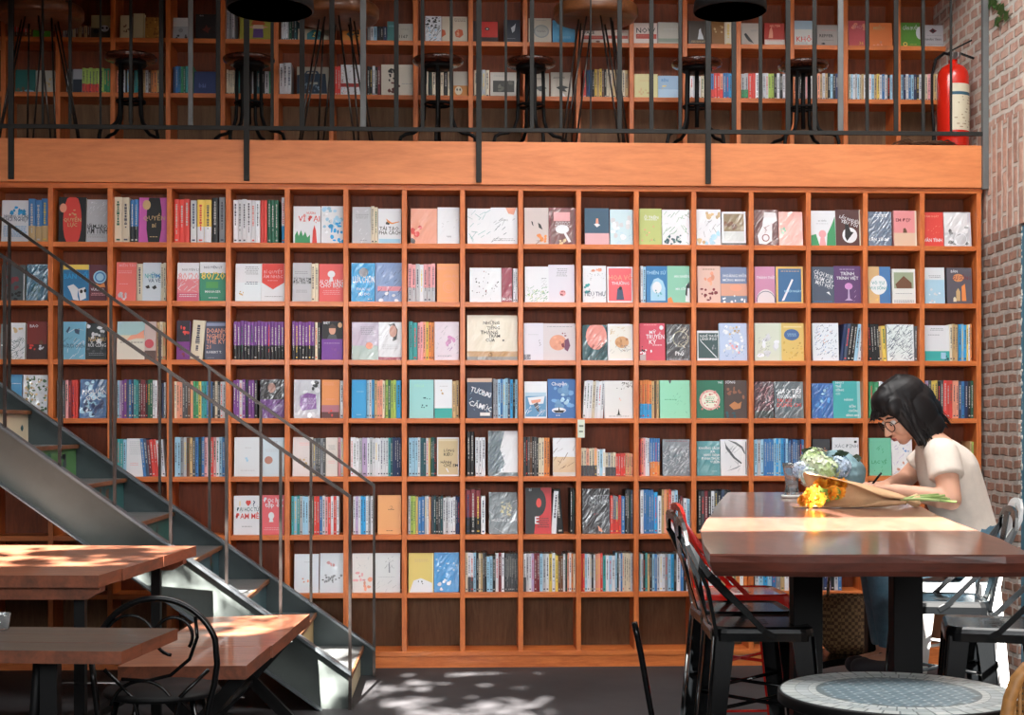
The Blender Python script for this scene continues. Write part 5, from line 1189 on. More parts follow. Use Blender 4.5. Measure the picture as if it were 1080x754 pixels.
for i in range(NS+1):
    g=i/NS                                            # 0 neck -> 1 mouth
    cpx=956-98*g; cpy=527.5-8.5*g; dd=5.16+0.0*g
    ru=0.012+0.062*g**0.8; rd=0.016+0.06*g**0.8
    c=W(cpx,cpy,dd)
    op=min(1.0,max(0.0,(g-0.25)/0.45)); gap=0.25+1.5*op      # the wrap opens towards the viewer near its mouth
    for k in range(NT):
        a=PI*1.12-gap*0.0+ (-1)*(gap*0.5) + 0  # start just above the open sector
        a=(PI-gap*0.62)-(2*PI-gap*1.35)*k/(NT-1)
        ext=0.0
        if g>0.55:
            e_=(g-0.55)/0.45; ext=e_*(0.035*max(0,math.sin(a))+0.075*max(0,-math.sin(a))*(1 if math.cos(a)<0.3 else 0.3))
        w_=1+0.06*math.sin(a*5+g*4)
        p=c+UP*(math.sin(a)*ru*w_)+FW*(math.cos(a)*rd*w_)-RT*ext
        p.z=max(p.z,TZ+0.003); m.v.append(tuple(p))
for i in range(NS):
    for k in range(NT-1): a=b0+i*NT+k; m.face([a,a+1,a+NT+1,a+NT],sm=True)
b1=len(m.v)                                           # flared paper beyond the tie
for i in range(4):
    g=i/3
    for k in range(NT):
        a=2*PI*k/(NT-1); r=0.012+0.02*g*(1+0.35*math.sin(a*6)); p=W(956+12*g,527.5+1.2*g,5.16)+UP*math.sin(a)*r*0.8+FW*math.cos(a)*r; p.z=max(p.z,TZ+0.003); m.v.append(tuple(p))
for i in range(3):
    for k in range(NT-1): a=b1+i*NT+k; m.face([a,a+1,a+NT+1,a+NT],sm=True)
o=own(m,'kraft_paper',mat('brown kraft paper','cca47c',0.75,var=0.08,scale=30),t); q=o.modifiers.new('thick','SOLIDIFY'); q.thickness=0.0015
m=MB()
for k in range(9):
    a=W(950,527+rr.uniform(-1.5,1.5),5.16+rr.uniform(-.015,.015)); e=W(rr.uniform(988,1010),521.5+k*0.95,5.13+rr.uniform(-.03,.03)); m.tube([a,(a+e)/2+UP*0.004,e],0.0042,7,colr(rr.choice(['9ab06a','86a05c','aec080'])))
own(m,'stem_bundle',m_att,t)
m=MB(); m.tube([W(955,527.5,5.16)+UP*(0.015*math.sin(a*PI/8))+FW*(0.018*math.cos(a*PI/8)) for a in range(16)],0.002,6,closed=True); own(m,'twine',mat('jute twine','a88c60',0.9),t)
# dark blue pouch peeping out under the paper
p=Wz(900,5.3,TZ); m=MB(); m.sphere((0,0,0.016),(0.05,0.03,0.016),u=20,v=10); m.sphere((0.02,0,0.022),(0.03,0.02,0.012),u=14,v=8)
tag(m.build('pouch',mat('navy patterned cloth','36527a',0.7,var=0.5,scale=60),loc=(p.x,p.y+0.03,TZ)),'small navy cloth pouch peeping from under the kraft paper','pouch')
# notebook under her hands and a pen
p=Wz(925,5.47,TZ); m=MB(); m.box(-0.075,0.075,-0.05,0.05,0.0,0.003); m.box(-0.075,0.075,-0.05,0.05,0.031,0.034); m.box(-0.075,-0.072,-0.05,0.05,0.003,0.031); m.box(-0.072,0.073,-0.048,0.048,0.003,0.031,m=1)
tag(m.build('notebook',[mat('dark notebook cover','3a3430',0.5),M_['paper']],loc=(p.x,p.y,TZ+0.001),rot=(0,0,-PSI)),'thick dark notebook lying under the woman\'s hands','notebook')
# ================================================================== ROUND MOSAIC TABLE (foreground right)
H=0.77 
c0=AZ(947,729,H); r=0.5*250*(c0-CAM).dot(FW)/FPX
t=thing('mosaic_table','round pedestal table with pale grey mosaic top in right foreground','table',(c0.x,c0.y,0))
m=MB(); m.lathe([(0,H-0.03),(r-0.012,H-0.03),(r,H-0.024),(r,H-0.004),(r-0.004,H-0.0005),(r-0.006,H-0.003),(0,H-0.003)],64); m.build('table_rim',M_['blackm'],t)
m=MB(); rr=random.Random(4)
def tile(a0,a1,r0,r1,c,z=H-0.0005):
    m.poly([(r0*math.cos(a0),r0*math.sin(a0),z),(r1*math.cos(a0),r1*math.sin(a0),z),(r1*math.cos((a0+a1)/2),r1*math.sin((a0+a1)/2),z),(r1*math.cos(a1),r1*math.sin(a1),z),(r0*math.cos(a1),r0*math.sin(a1),z),(r0*math.cos((a0+a1)/2),r0*math.sin((a0+a1)/2),z)],c)
m.lathe([(0,H-0.0028),(r-0.006,H-0.0028),(r-0.006,H-0.0012),(0,H-0.0012)],64,hx('7c888a'),sm=False)
R1=r-0.008
for (ra,rb,n,cs) in ((R1*0.88,R1,44,['d4dcda','dee4e2','c8d2d2']),(R1*0.77,R1*0.875,40,['c4ced0','d0d8da','b8c4c6']),(R1*0.70,R1*0.765,60,['e2e8e6','d8e0e0'])):
    for k in range(n):
        a0=2*PI*k/n; tile(a0+0.008,a0+2*PI/n-0.008,ra,rb,colr(rr.choice(cs),0.06))
s=R1*0.072
for i in range(-14,15):
    for j in range(-14,15):
        x,y=i*s,j*s; x,y=(x+y)*0.707,(x-y)*0.707
        if math.hypot(x,y)<R1*0.655:
            q=s*0.62; m.poly([(x-q,y,H-0.0006),(x,y-q,H-0.0006),(x+q,y,H-0.0006),(x,y+q,H-0.0006)],colr(rr.choice(['8ea6b2','829aa6','9ab0ba']),0.05))
            if (i+j)%2==0: q=s*0.22; m.poly([(x-q,y,H-0.0003),(x,y-q,H-0.0003),(x+q,y,H-0.0003),(x,y+q,H-0.0003)],hx('e4eaea'))
m.build('mosaic_top',attr_mat('stone mosaic',0.35,0.3),t)
m=MB(); m.lathe([(0,0.0),(0.2,0.0),(0.2,0.015),(0.06,0.04),(0.032,0.09),(0.03,H-0.08),(0.08,H-0.03),(0,H-0.03)],32); m.build('pedestal',M_['blackm'],t)
# tan rattan chair back at the picture edge
dep=2.74; pr=[(1062,758),(1066,735),(1074,715),(1083,703),(1096,698),(1115,697)]
pw=[W(x,y,dep) for x,y in pr]; c=Vector((pw[-1].x,pw[-1].y,0))
t=thing('rattan_chair','tan woven rattan chair back cropped by the lower right corner','chair',(c.x,c.y,0))
m=MB(); top=[W(x,y,dep) for x,y in ((1060,790),(1061,760),(1065,737),(1072,717),(1083,704),(1098,698),(1120,696),(1150,702),(1168,720),(1178,750),(1180,790))]
m.tube(top,0.013,10); own(m,'back_frame',mat('rattan cane','a8753e',0.5,var=0.2,scale=60),t)
m=MB()
for k in range(20):
    f=k/19; x=1064+112*f; yt=700+26*abs(2*f-1)**3+ (8 if f<0.1 or f>0.9 else 0); m.tube([W(x,yt,dep-0.002),W(x,800,dep-0.004)],0.0045,6)
for k in range(14):
    y=716+k*6.2; m.tube([W(1066,y,dep+0.004),W(1120,y,dep-0.004),W(1176,y,dep+0.004)],0.004,6)
own(m,'back_weave',mat('woven cane','9a6c38',0.6,var=0.25,scale=80),t)
zl=W(1070,790,dep).z
for px in (1066,1174):
    a=W(px,770,dep); m=MB(); m.tube([(a.x,a.y,zl+0.05),(a.x,a.y,0)],0.014,10); own(m,'leg',M_['blackm'],t)
    m=MB(); m.tube([(a.x,a.y-0.42,0.44),(a.x,a.y-0.42,0)],0.014,10); own(m,'leg',M_['blackm'],t)
a=W(1066,770,dep); e=W(1174,770,dep); m=MB(); m.bbox(a.x-0.01,e.x+0.01,a.y-0.43,a.y+0.015,0.43,0.465,0.008); own(m,'seat',mat('cane seat','a07440',0.6,var=0.2,scale=80),t)
# slim black curved rod standing in the foreground
pts=[W(x,y,4.6) for x,y in ((669,656),(672,670),(676,690),(680,712),(684,735),(688,757))]; last=pts[-1]; pts+=[Vector((last.x+0.01,last.y,last.z-0.25)),Vector((last.x+0.01,last.y,0.0))]
m=MB(); m.tube(pts,[0.010]*6+[0.010,0.010],10)
b0=pts[-1]; m.lathe([(0,0),(0.06,0),(0.06,0.008),(0.02,0.02),(0,0.02)],24,o=(b0.x,b0.y,0))
tag(m.build('metal_rod',M_['black']),'slim black curved metal rod rising from the floor at bottom centre','rod')
# ================================================================== LEFT FURNITURE
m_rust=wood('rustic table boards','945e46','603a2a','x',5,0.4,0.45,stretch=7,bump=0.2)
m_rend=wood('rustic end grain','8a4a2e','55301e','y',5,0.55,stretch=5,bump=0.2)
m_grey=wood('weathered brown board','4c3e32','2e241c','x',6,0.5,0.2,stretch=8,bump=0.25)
def slab(name,label,cat,z,th,corners,topm,endm,boards=4,par=None,wob=0.0,seed=1):
    """rectangular plank top from four measured corners (far left, far right, near right, near left)"""
    P=[AZ(x,y,z) if not isinstance(x,Vector) else x for x,y in corners]
    fl,fr,nr,nl=P; c=(fl+fr+nr+nl)/4
    t=thing(name,label,cat,(c.x,c.y,0)); m=MB(); rr=random.Random(seed)
    for i in range(boards):
        f0,f1=i/boards,(i+1)/boards; g=0.0015
        q=[fl.lerp(nl,f0),fr.lerp(nr,f0),fr.lerp(nr,f1),fl.lerp(nl,f1)]
        d=(q[3]-q[0]).normalized()*g; q=[q[0]+d,q[1]+d,q[2]-d,q[3]-d]
        e=(q[1]-q[0]).normalized()*rr.uniform(-wob,wob); q[1]=q[1]+e; q[2]=q[2]+e
        zz=z-rr.uniform(0,0.0012); n=len(m.v)
        m.v+=[(p.x,p.y,zz-th) for p in q]+[(p.x,p.y,zz) for p in q]
        m.face([n+3,n+2,n+1,n],m=1); m.face([n+4,n+5,n+6,n+7],m=0)
        for a in range(4): m.face([n+a,n+(a+1)%4,n+4+(a+1)%4,n+4+a],m=1)
    own(m,'table_top' if cat=='table' else 'seat',[topm,endm],t) if True else None
    return t,P
# big plank table at upper left
z1=0.80
t,P=slab('plank_table','sunlit rustic plank table at left in front of the staircase','table',z1,0.045,((-150,573.5),(208,575.5),(105,607),(-260,606)),m_rust,m_rend,5,wob=0.006)
def batten(t,a,b,z,w=0.04,h=0.05,nm='batten',mt=None):
    m=MB(); d=(b-a); d.z=0; L=d.length; an=math.atan2(d.y,d.x); M=Matrix.Translation((a.x,a.y,z))@Matrix.Rotation(an,4,'Z')
    m.prism([(0,0),(L-0.05,-0.0),(L,h*0.55),(L,h),(0,h)],'y',-w/2,w/2,M=M); own(m,nm,mt or m_rend,t)
fl,fr,nr,nl=P
ax=(fr-nr).normalized()
for f in (0.1,0.93):
    a=fr.lerp(nr,f); d=(nr-nl).normalized(); batten(t,a-d*1.3,a+d*0.0-Vector((0.02,0,0)),z1-0.096,0.06,0.05)
for f in (0.12,0.85):
    for s in (0.14,1.15):
        q=fr.lerp(nr,f)-(nr-nl).normalized()*s; m=MB(); m.tube([(q.x,q.y,z1-0.05),(q.x,q.y,0.0)],0.02,rect=(0.04,0.04)); own(m,'leg',M_['blackm'],t)
q0=fr.lerp(nr,0.12)-(nr-nl).normalized()*0.14; q1=fr.lerp(nr,0.85)-(nr-nl).normalized()*0.14; m=MB(); m.tube([(q0.x,q0.y,0.22),(q1.x,q1.y,0.22)],0.02,rect=(0.04,0.03)); own(m,'stretcher',M_['blackm'],t)
# bench with crossed legs
z2=0.47
t,P=slab('plank_bench','reddish plank bench with crossed black legs below the stairs','bench',z2,0.05,((214,651),(328,647.5),(262,702),(124,703)),m_rust,m_rend,3,wob=0.01,seed=4)
fl,fr,nr,nl=P
for f in (0.12,0.86):
    a=fr.lerp(nr,f); b2=fl.lerp(nl,f); i=(b2-a).normalized(); a=a+i*0.05; b2=b2-i*0.05
    for (u,v) in ((a,b2),(b2,a)):
        m=MB(); m.tube([(u.x,u.y,z2-0.05),(v.x,v.y,0.0)],0.02,rect=(0.05,0.028),up=(0,1,0)); own(m,'leg',M_['blackm'],t)
a=(fr.lerp(nr,0.12)+fl.lerp(nl,0.12))/2; b2=(fr.lerp(nr,0.86)+fl.lerp(nl,0.86))/2; m=MB(); m.tube([(a.x,a.y,0.2),(b2.x,b2.y,0.2)],0.016,10); own(m,'stretcher',M_['blackm'],t)
# nearer café table in the shade
z3=0.72
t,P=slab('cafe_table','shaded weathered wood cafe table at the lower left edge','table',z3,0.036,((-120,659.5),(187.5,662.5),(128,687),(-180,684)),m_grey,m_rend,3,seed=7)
fl,fr,nr,nl=P
a=nr.lerp(fr,0.5)-(nr-nl).normalized()*0.42
m=MB()
for s in (-0.16,0.16):
    m.tube([(a.x+s*0.5,a.y,z3-0.036),(a.x+s*0.42,a.y,0.5),(a.x+s*0.22,a.y,0.38),(a.x+s*0.5,a.y,0.2),(a.x+s*1.5,a.y,0.03),(a.x+s*1.8,a.y,0.0)],0.016,10)
m.tube([(a.x-0.08,a.y-.12,z3-0.045),(a.x+0.08,a.y+.12,z3-0.045)],0.012,rect=(0.05,0.012)); own(m,'iron_base',M_['blackm'],t)
for s in (-0.35,0.3):
    q=a+Vector((s*0.4,-0.02,0)); m=MB(); m.tube([(q.x,q.y,z3-0.036),(q.x,q.y,0.0)],0.02,rect=(0.05,0.05)); own(m,'leg',M_['blackm'],t)
# water glass on the café table at the very left edge
p=AZ(1,664,z3); t=thing('water_glass','water glass at the left picture edge on the cafe table','glass',(p.x-0.005,p.y+0.0,z3))
m=MB(); m.lathe([(0,0),(0.026,0),(0.028,0.004),(0.034,0.05),(0.0325,0.05),(0.026,0.006),(0,0.006)],28); m.build('tumbler',m_glass,t)
# wrought iron chair with ring back
dc=4.72; cc=W(165,697,dc); r=65*dc/FPX
t=thing('iron_chair','black wrought iron chair with ring back and scrolls','chair',(cc.x,cc.y,0))
def cp(x,y,dy=0): return W(x,y,dc)+FW*dy
def circ(px,py,rp,a0,a1,n=24): return [cp(px+rp*math.cos(a0+(a1-a0)*i/n),py-rp*math.sin(a0+(a1-a0)*i/n)) for i in range(n+1)]
m=MB(); pts=[cp(95,700),cp(96,672)]+[cp(165+66*math.cos(PI-(PI-0.35)*i/26+(-0.0)),697-66*math.sin(PI-(PI-0.35)*i/26)) for i in range(3,27)]+[cp(229,700),cp(226,722),cp(220,745),cp(215,775),cp(212,800)]
m.tube(pts,0.0105,10); m.tube([cp(96,690),cp(99,720),cp(104,760),cp(108,800)],0.0105,10); own(m,'back_hoop',M_['black'],t)
m=MB(); m.tube(circ(183,671,20,-0.6,4.6),0.006,8); m.tube(circ(137,675,26,0.2,3.4),0.005,8); own(m,'back_scroll',M_['black'],t)
m=MB(); m.tube([cp(206,650),cp(208,672),cp(200,695),cp(180,712),cp(155,718),cp(128,716)],0.006,8); m.tube(circ(150,752,34,0.3,2.9),0.006,8); m.tube([cp(110,706),cp(140,735),cp(150,770),cp(152,800)],0.007,8); m.tube([cp(220,706),cp(190,735),cp(182,770),cp(180,800)],0.007,8); own(m,'back_scroll',M_['black'],t)
zs_=0.45; sx=[cp(108,760),cp(213,760)]
c2=(sx[0]+sx[1])/2; m=MB(); m.lathe([(0,0.43),(0.19,0.43),(0.2,0.44),(0.19,0.452),(0,0.455)],32,o=(c2.x,c2.y+0.16,0)); own(m,'seat',M_['blackm'],t)
for q in ((sx[0].x,sx[0].y),(sx[1].x,sx[1].y),(sx[0].x+0.02,sx[0].y+0.33),(sx[1].x-0.02,sx[1].y+0.33)):
    m=MB(); m.tube([(q[0]+(c2.x-q[0])*.25,q[1]+(c2.y+.16-q[1])*.25,0.44),(q[0],q[1],0.22),(q[0]+(q[0]-c2.x)*.12,q[1],0.0)],0.01,8); own(m,'leg',M_['black'],t)
# ================================================================== THE WOMAN
def ellip(mb,p,rx,rd,rz,M=None):
    B=Matrix((RT,FW,UP)).transposed()
    mb.sphere(p,(rx,rd,rz),u=16,v=10,M=B if M is None else M)
def chain(mb,pts,step=0.012):
    """pts: (point, r_image, r_depth)"""
    for (a,r0,d0),(b,r1,d1) in zip(pts[:-1],pts[1:]):
        n=max(2,int((b-a).length/step))
        for i in range(n+1):
            f=i/n; ellip(mb,a.lerp(b,f),r0+(r1-r0)*f,d0+(d1-d0)*f,r0+(r1-r0)*f)
def limb(mb,a,b,r0,r1,cap0=True,cap1=True,n=20):
    """tapered cone with flat or round ends"""
    mb.tube([a,b],[r0,r1],n)
    if cap0: mb.sphere(a,r0,u=14,v=9)
    if cap1: mb.sphere(b,r1,u=14,v=9)
def remesh(mb,name,m,vox,smooth,par):
    o=mb.build(name,m); rm=o.modifiers.new('r','REMESH'); rm.mode='VOXEL'; rm.voxel_size=vox; rm.use_smooth_shade=True
    if smooth: s=o.modifiers.new('s','SMOOTH'); s.iterations=smooth; s.factor=0.5
    dg=bpy.context.evaluated_depsgraph_get(); me=bpy.data.meshes.new_from_object(o.evaluated_get(dg)); o.modifiers.clear(); o.data=me
    me.materials.clear(); me.materials.append(m)
    for p in me.polygons: p.use_smooth=True
    if par is not None: o.parent=par; o.matrix_parent_inverse=(Matrix.Translation(par.location)).inverted()
    return o
DD=5.60
m_skin,nt,b=newmat('warm skin'); b.inputs['Base Color'].default_value=(*hx('d8a48a'),1); b.inputs['Roughness'].default_value=0.5; b.inputs['Subsurface Weight'].default_value=0.08; b.inputs['Subsurface Radius'].default_value=(0.02,0.008,0.004)
m_shirt=mat('cream cotton','e2d6ca',0.85,var=0.04,scale=30,bump=0.15)
m_jean=mat('washed denim','587c90',0.8,var=0.15,scale=50,bump=0.1)
m_hair,nt,b=newmat('black hair'); b.inputs['Base Color'].default_value=(0.007,0.006,0.007,1); b.inputs['Roughness'].default_value=0.48; b.inputs['Specular IOR Level'].default_value=0.28
hipP=W(1020,577,5.62)
body=MB()
HC=W(953,433,DD)                                      # head centre
pit=math.radians(33); yw=math.radians(12)
side=-RT                                              # towards screen left
f0=(side*math.cos(yw)-FW*math.sin(yw)).normalized()
hx_=(f0*math.cos(pit)-UP*math.sin(pit)).normalized()   # face direction
hz_=(UP*math.cos(pit)+f0*math.sin(pit)).normalized()
hy_=hz_.cross(hx_).normalized()                        # her left
def H(x,y,z): return HC+hx_*x+hy_*y+hz_*z
HM=Matrix((hx_,hy_,hz_)).transposed()
def he(mb,x,y,z,a,b_,c): mb.sphere(H(x,y,z),(a,b_,c),u=20,v=14,M=HM)
he(body,-0.012,0,0.03,0.096,0.076,0.088); he(body,0.03,0,-0.025,0.066,0.062,0.078); he(body,0.045,0,-0.075,0.042,0.044,0.036); he(body,0.06,0,-0.098,0.024,0.024,0.017)
for s in (-1,1):
    he(body,0.058,s*0.034,-0.042,0.030,0.026,0.03); he(body,0.0,s*0.075,-0.02,0.02,0.008,0.03); he(body,0.02,s*0.046,-0.075,0.04,0.016,0.03)
for q in range(7):                                     # nose bridge to tip
    f=q/6; he(body,0.088+0.022*f,0,0.0-0.042*f,0.010+0.003*f,0.008+0.005*f,0.010)
for s in (-1,1): he(body,0.098,s*0.011,-0.044,0.010,0.007,0.007)
he(body,0.088,0,-0.068,0.011,0.022,0.007); he(body,0.086,0,-0.078,0.011,0.019,0.007)
he(body,0.08,0,0.028,0.014,0.045,0.012)
neck0=W(982,466,DD); neck1=H(-0.03,0,-0.085)
chain(body,[(neck0,0.056,0.056),(neck1,0.052,0.05),(H(-0.02,0,-0.03),0.055,0.05)])
tors=[(hipP,0.105,0.15),(W(1018,553,5.61),0.095,0.125),(W(1008,522,5.60),0.10,0.128),(W(999,497,5.60),0.105,0.14),(W(989,480,5.60),0.08,0.15),(neck0,0.055,0.08)]
chain(body,tors)
nS=W(994,480,5.45); nE=W(1003,527,5.37); nW=W(944,517,5.44)
fS=W(984,477,5.76); fE=W(955,505,5.80); fW=W(936,512,5.58)
limb(body,nS,nE,0.050,0.040); limb(body,nE,nW,0.040,0.025); limb(body,fS,fE,0.048,0.038); limb(body,fE,fW,0.036,0.025)
body.sphere(nE+(nW-nE)*0.22,0.041,u=14,v=9)
def hand(wr,d,s,n,curl,mirror=1,pinch=False):
    d=d.normalized(); s=(s-d*s.dot(d)).normalized(); n=d.cross(s)
    if n.z<0: n=-n
    chain(body,[(wr,0.022,0.026),(wr+d*0.045-n*0.004,0.015,0.034),(wr+d*0.082-n*0.008,0.013,0.038)],0.008)
    k0=wr+d*0.085-n*0.008
    for i,l in enumerate((0.9,1.0,0.94,0.76)):
        o=(-0.0315+0.021*i)*mirror; p=k0+s*o; c=curl+0.07*i; dirs=[]; a=0.25
        for seg,ln in enumerate((0.042,0.027,0.021)):
            a+=c*(0.5 if seg==0 else 0.75); v=d*math.cos(a)-n*math.sin(a); q=p+v*ln*l; r0=0.0092-0.0012*seg; limb(body,p,q,r0,r0-0.001,n=12); p=q
    th=wr+d*0.03-s*0.03*mirror; t1=th+d*0.038-s*0.022*mirror-n*0.014; t2=t1+d*0.026-s*0.002*mirror-n*0.014; t3=t2+d*0.02+s*0.008*mirror-n*0.006
    limb(body,th,t1,0.013,0.0105,n=12); limb(body,t1,t2,0.0105,0.0092,n=12); limb(body,t2,t3,0.0092,0.0075,n=12)
hand(nW,W(918,510,5.46)-nW,FW,UP,0.75,-1); hand(fW,W(914,508,5.52)-fW,FW,UP,0.55,1)
# legs: seated, feet on the stool's footrest
nH=hipP-FW*0.085; fH=hipP+FW*0.085
nK=W(930,596,5.42); fK=W(922,594,5.72)
nA=W(942,688,5.44); fA=W(934,686,5.70)
for h_,k_,a_ in ((nH,nK,nA),(fH,fK,fA)):
    limb(body,h_,k_,0.078,0.056); limb(body,k_,a_,0.052,0.036); t=a_+side*0.12-UP*0.05; limb(body,a_-UP*0.03,t,0.036,0.028)
pr=thing('person','woman with black bob hair, glasses, cream t-shirt and jeans writing at the slab table','person',(hipP.x,hipP.y,0.0))
bo_=remesh(body,'body',m_skin,0.0052,3,pr)
# clothes
sh=MB(); chain(sh,[(W(1020,566,5.615),0.118,0.158),(W(1016,546,5.61),0.112,0.143),(W(1008,522,5.60),0.116,0.145),(W(1000,498,5.60),0.118,0.154),(W(991,484,5.60),0.090,0.160),(W(984,474,5.60),0.066,0.10)])
limb(sh,nS+Vector((0,0,0.004)),nS.lerp(nE,0.50),0.064,0.068,True,False); limb(sh,fS,fS.lerp(fE,0.62),0.060,0.06,True,False)
limb(sh,W(986,476,5.60),nS,0.058,0.064); limb(sh,W(986,476,5.60),fS,0.058,0.06)
remesh(sh,'shirt',m_shirt,0.008,5,pr)
je=MB(); chain(je,[(W(1019,583,5.615),0.112,0.165),(W(1021,572,5.615),0.120,0.163),(W(1020,562,5.615),0.114,0.156)])
for h_,k_,a_ in ((nH,nK,nA),(fH,fK,fA)): limb(je,h_,k_,0.092,0.066); limb(je,k_,k_.lerp(a_,0.92),0.064,0.052,True,False)
remesh(je,'jeans',m_jean,0.008,4,pr)
for a_ in (nA,fA):
    s=MB(); t=a_+side*0.13-UP*0.055; limb(s,a_-UP*0.045-side*0.02,t,0.042,0.034); s.sphere(a_-UP*0.03,0.046,u=12,v=8); remesh(s,'shoe',mat('dark canvas shoe','34343a',0.7),0.006,2,pr)
# hair: skull cap, curtains and fringe with strands
hr=MB()
he(hr,-0.020,0,0.045,0.105,0.088,0.092); he(hr,-0.055,0,0.0,0.085,0.086,0.09); he(hr,0.03,0,0.082,0.07,0.066,0.045)
for s in (-1,1):
    he(hr,-0.035,s*0.072,-0.03,0.058,0.026,0.085); he(hr,-0.045,s*0.07,-0.095,0.048,0.024,0.05)
    he(hr,0.045,s*0.066,0.045,0.042,0.022,0.045)
he(hr,0.078,0,0.055,0.026,0.055,0.035); he(hr,-0.09,0,-0.05,0.05,0.07,0.06)
rr=random.Random(21)
def strand(p0,p1,p2,p3,r0,r1):
    pts=[]
    for i in range(11):
        f=i/10; q=(1-f)**3*p0+3*(1-f)**2*f*p1+3*(1-f)*f*f*p2+f**3*p3; pts.append(q)
    hr.tube(pts,[r0*(0.5+0.5*math.sin(PI*min(1,0.25+i/13)))*(1-0.75*(i/10)**3)+r1*(i/10) for i in range(11)],7)
# hem points on the picture, fringe to nape, near side
hem=[(919,445,0.0),(922,442,-.02),(926,440,-.04),(931,438,-.06),(937,437,-.07),(944,437,-.075),(950,438,-.08),(956,441,-.085),(962,448,-.09),(965,456,-.09),(968,463,-.09),(972,469,-.09),(975,471,-.085),(979,470,-.08),(983,466,-.07),(987,461,-.06),(992,455,-.05),(998,449,-.03),(1003,447,0)]
hs=MB()
def strand2(p0,p1,p2,p3,r):
    pts=[]
    for i in range(11):
        f=i/10; pts.append((1-f)**3*p0+3*(1-f)**2*f*p1+3*(1-f)*f*f*p2+f**3*p3)
    hs.tube(pts,[r*(0.6+0.4*math.sin(PI*min(1,0.2+i/14)))*(1-0.85*(i/10)**3) for i in range(11)],5)
for (px,py,dd) in hem:
    for k in range(17):
        fine=k>=4
        e=W(px+rr.uniform(-3,3),py+rr.uniform(-4,3),DD+dd+rr.uniform(-.012,.014))
        root=H(rr.uniform(-0.06,0.035),rr.uniform(-0.012,0.018),0.131)
        out_=(root+(e-root)*0.42)-HC; mid=HC+out_.normalized()*max(out_.length,0.123+(0.004 if fine else 0)+rr.uniform(-.003,.004))
        out2=(root+(e-root)*0.75)-HC; mid2=HC+out2.normalized()*max(out2.length,0.113+(0.004 if fine else 0))
        if fine: strand2(root,mid,mid2,e,rr.uniform(0.0022,0.0042))
        else: strand(root,mid,mid2,e,0.010,0.0015)
for (y,hx0) in ((0.03,0),(0.05,0),(0.07,0),(0.085,0)):   # far side curtain
    for x in (-0.09,-0.06,-0.03,0.0,0.07):
        e=H(x,-y,-0.10 if x<0.03 else 0.0); strand(H(-0.02,-0.01,0.128),H(x,-0.09,0.09),H(x,-0.098,0.0),e,0.010,0.002)
remesh(hr,'hair',m_hair,0.0045,1,pr)
o=hs.build('hair_strands',m_hair); o.parent=pr; o.matrix_parent_inverse=Matrix.Translation(pr.location).inverted()
# face details
def own2(mb,nm,mt): o=mb.build(nm,mt); o.parent=pr; o.matrix_parent_inverse=Matrix.Translation(pr.location).inverted(); return o
m=MB(); m.sphere(H(0.0945,0,-0.070),(0.008,0.019,0.0045),u=12,v=8,M=HM); m.sphere(H(0.093,0,-0.077),(0.008,0.017,0.005),u=12,v=8,M=HM); own2(m,'lips',mat('lips','b86a62',0.4))
for s in (-1,1):
    m=MB(); m.sphere(H(0.078,s*0.033,-0.006),(0.013,0.014,0.010),u=14,v=10,M=HM); m.sphere(H(0.0895,s*0.033,-0.009),(0.003,0.006,0.006),c=(0.02,0.015,0.01),u=10,v=6,M=HM)
    m.c=[(0.75,0.72,0.7) if c==(1,1,1) else c for c in m.c]; own2(m,'eye',attr_mat('eye',0.15))
    m=MB(); m.tube([H(0.088,s*0.016,0.016),H(0.09,s*0.034,0.021),H(0.074,s*0.056,0.014)],[0.003,0.0038,0.002],8); own2(m,'eyebrow',m_hair)
g=MB()
for s in (-1,1):
    ctr=(0.101,s*0.034,-0.012); ring=[]
    for k in range(24):
        a=2*PI*k/24; ring.append(H(ctr[0]-0.5*max(0,(abs(ctr[1]+0.025*math.cos(a))-0.03))**1.0*0.6,ctr[1]+0.0265*math.cos(a),ctr[2]+0.022*math.sin(a)))
    g.tube(ring,0.0019,6,closed=True)
    g.tube([H(0.085,s*0.06,-0.008),H(0.03,s*0.078,-0.006),H(-0.015,s*0.082,-0.01)],0.0018,6)
g.tube([H(0.106,-0.009,-0.009),H(0.11,0,-0.006),H(0.106,0.009,-0.009)],0.0018,6)
gl=own2(g,'glasses',mat('dark glasses frame','3a3230',0.25,0.4))
# pen held in the near hand
a=W(923,507,5.44); e=W(915,517,5.47); m=MB(); m.tube([a+(a-e)*0.8,a,e],[0.004,0.0045,0.0015],10); tag(m.build('pen',M_['black']),'slim black pen held in the woman\'s writing hand','pen')
# woven straw bag resting on a low black saddle stool behind the table legs
p=Wz(893,6.2,0); 
t=thing('saddle_stool','low black curved saddle stool under the slab table','stool',(p.x,p.y,0))
m=MB(); n=len(m.v); NU=14
for i in range(NU+1):
    u=-1+2*i/NU
    for (v,dz) in ((-0.14,0),(0.14,0),(0.14,-0.03),(-0.14,-0.03)): m.v.append((p.x+u*0.24,p.y+v,0.36-0.05*(u*u)*1.0+dz+0.0))
for i in range(NU):
    for q in range(4): m.face([n+4*i+q,n+4*i+(q+1)%4,n+4*i+4+(q+1)%4,n+4*i+4+q],sm=False)
m.face([n,n+3,n+2,n+1]); m.face([n+4*NU+q for q in range(4)]); own(m,'seat',M_['black'],t)
for sx in (-1,1):
    for sy in (-1,1): m=MB(); m.tube([(p.x+sx*0.16,p.y+sy*0.1,0.33),(p.x+sx*0.2,p.y+sy*0.13,0)],0.014,8); own(m,'leg',M_['black'],t)
t=thing('woven_bag','brown woven straw bag on the low saddle stool under the slab table','bag',(p.x,p.y,0.36))
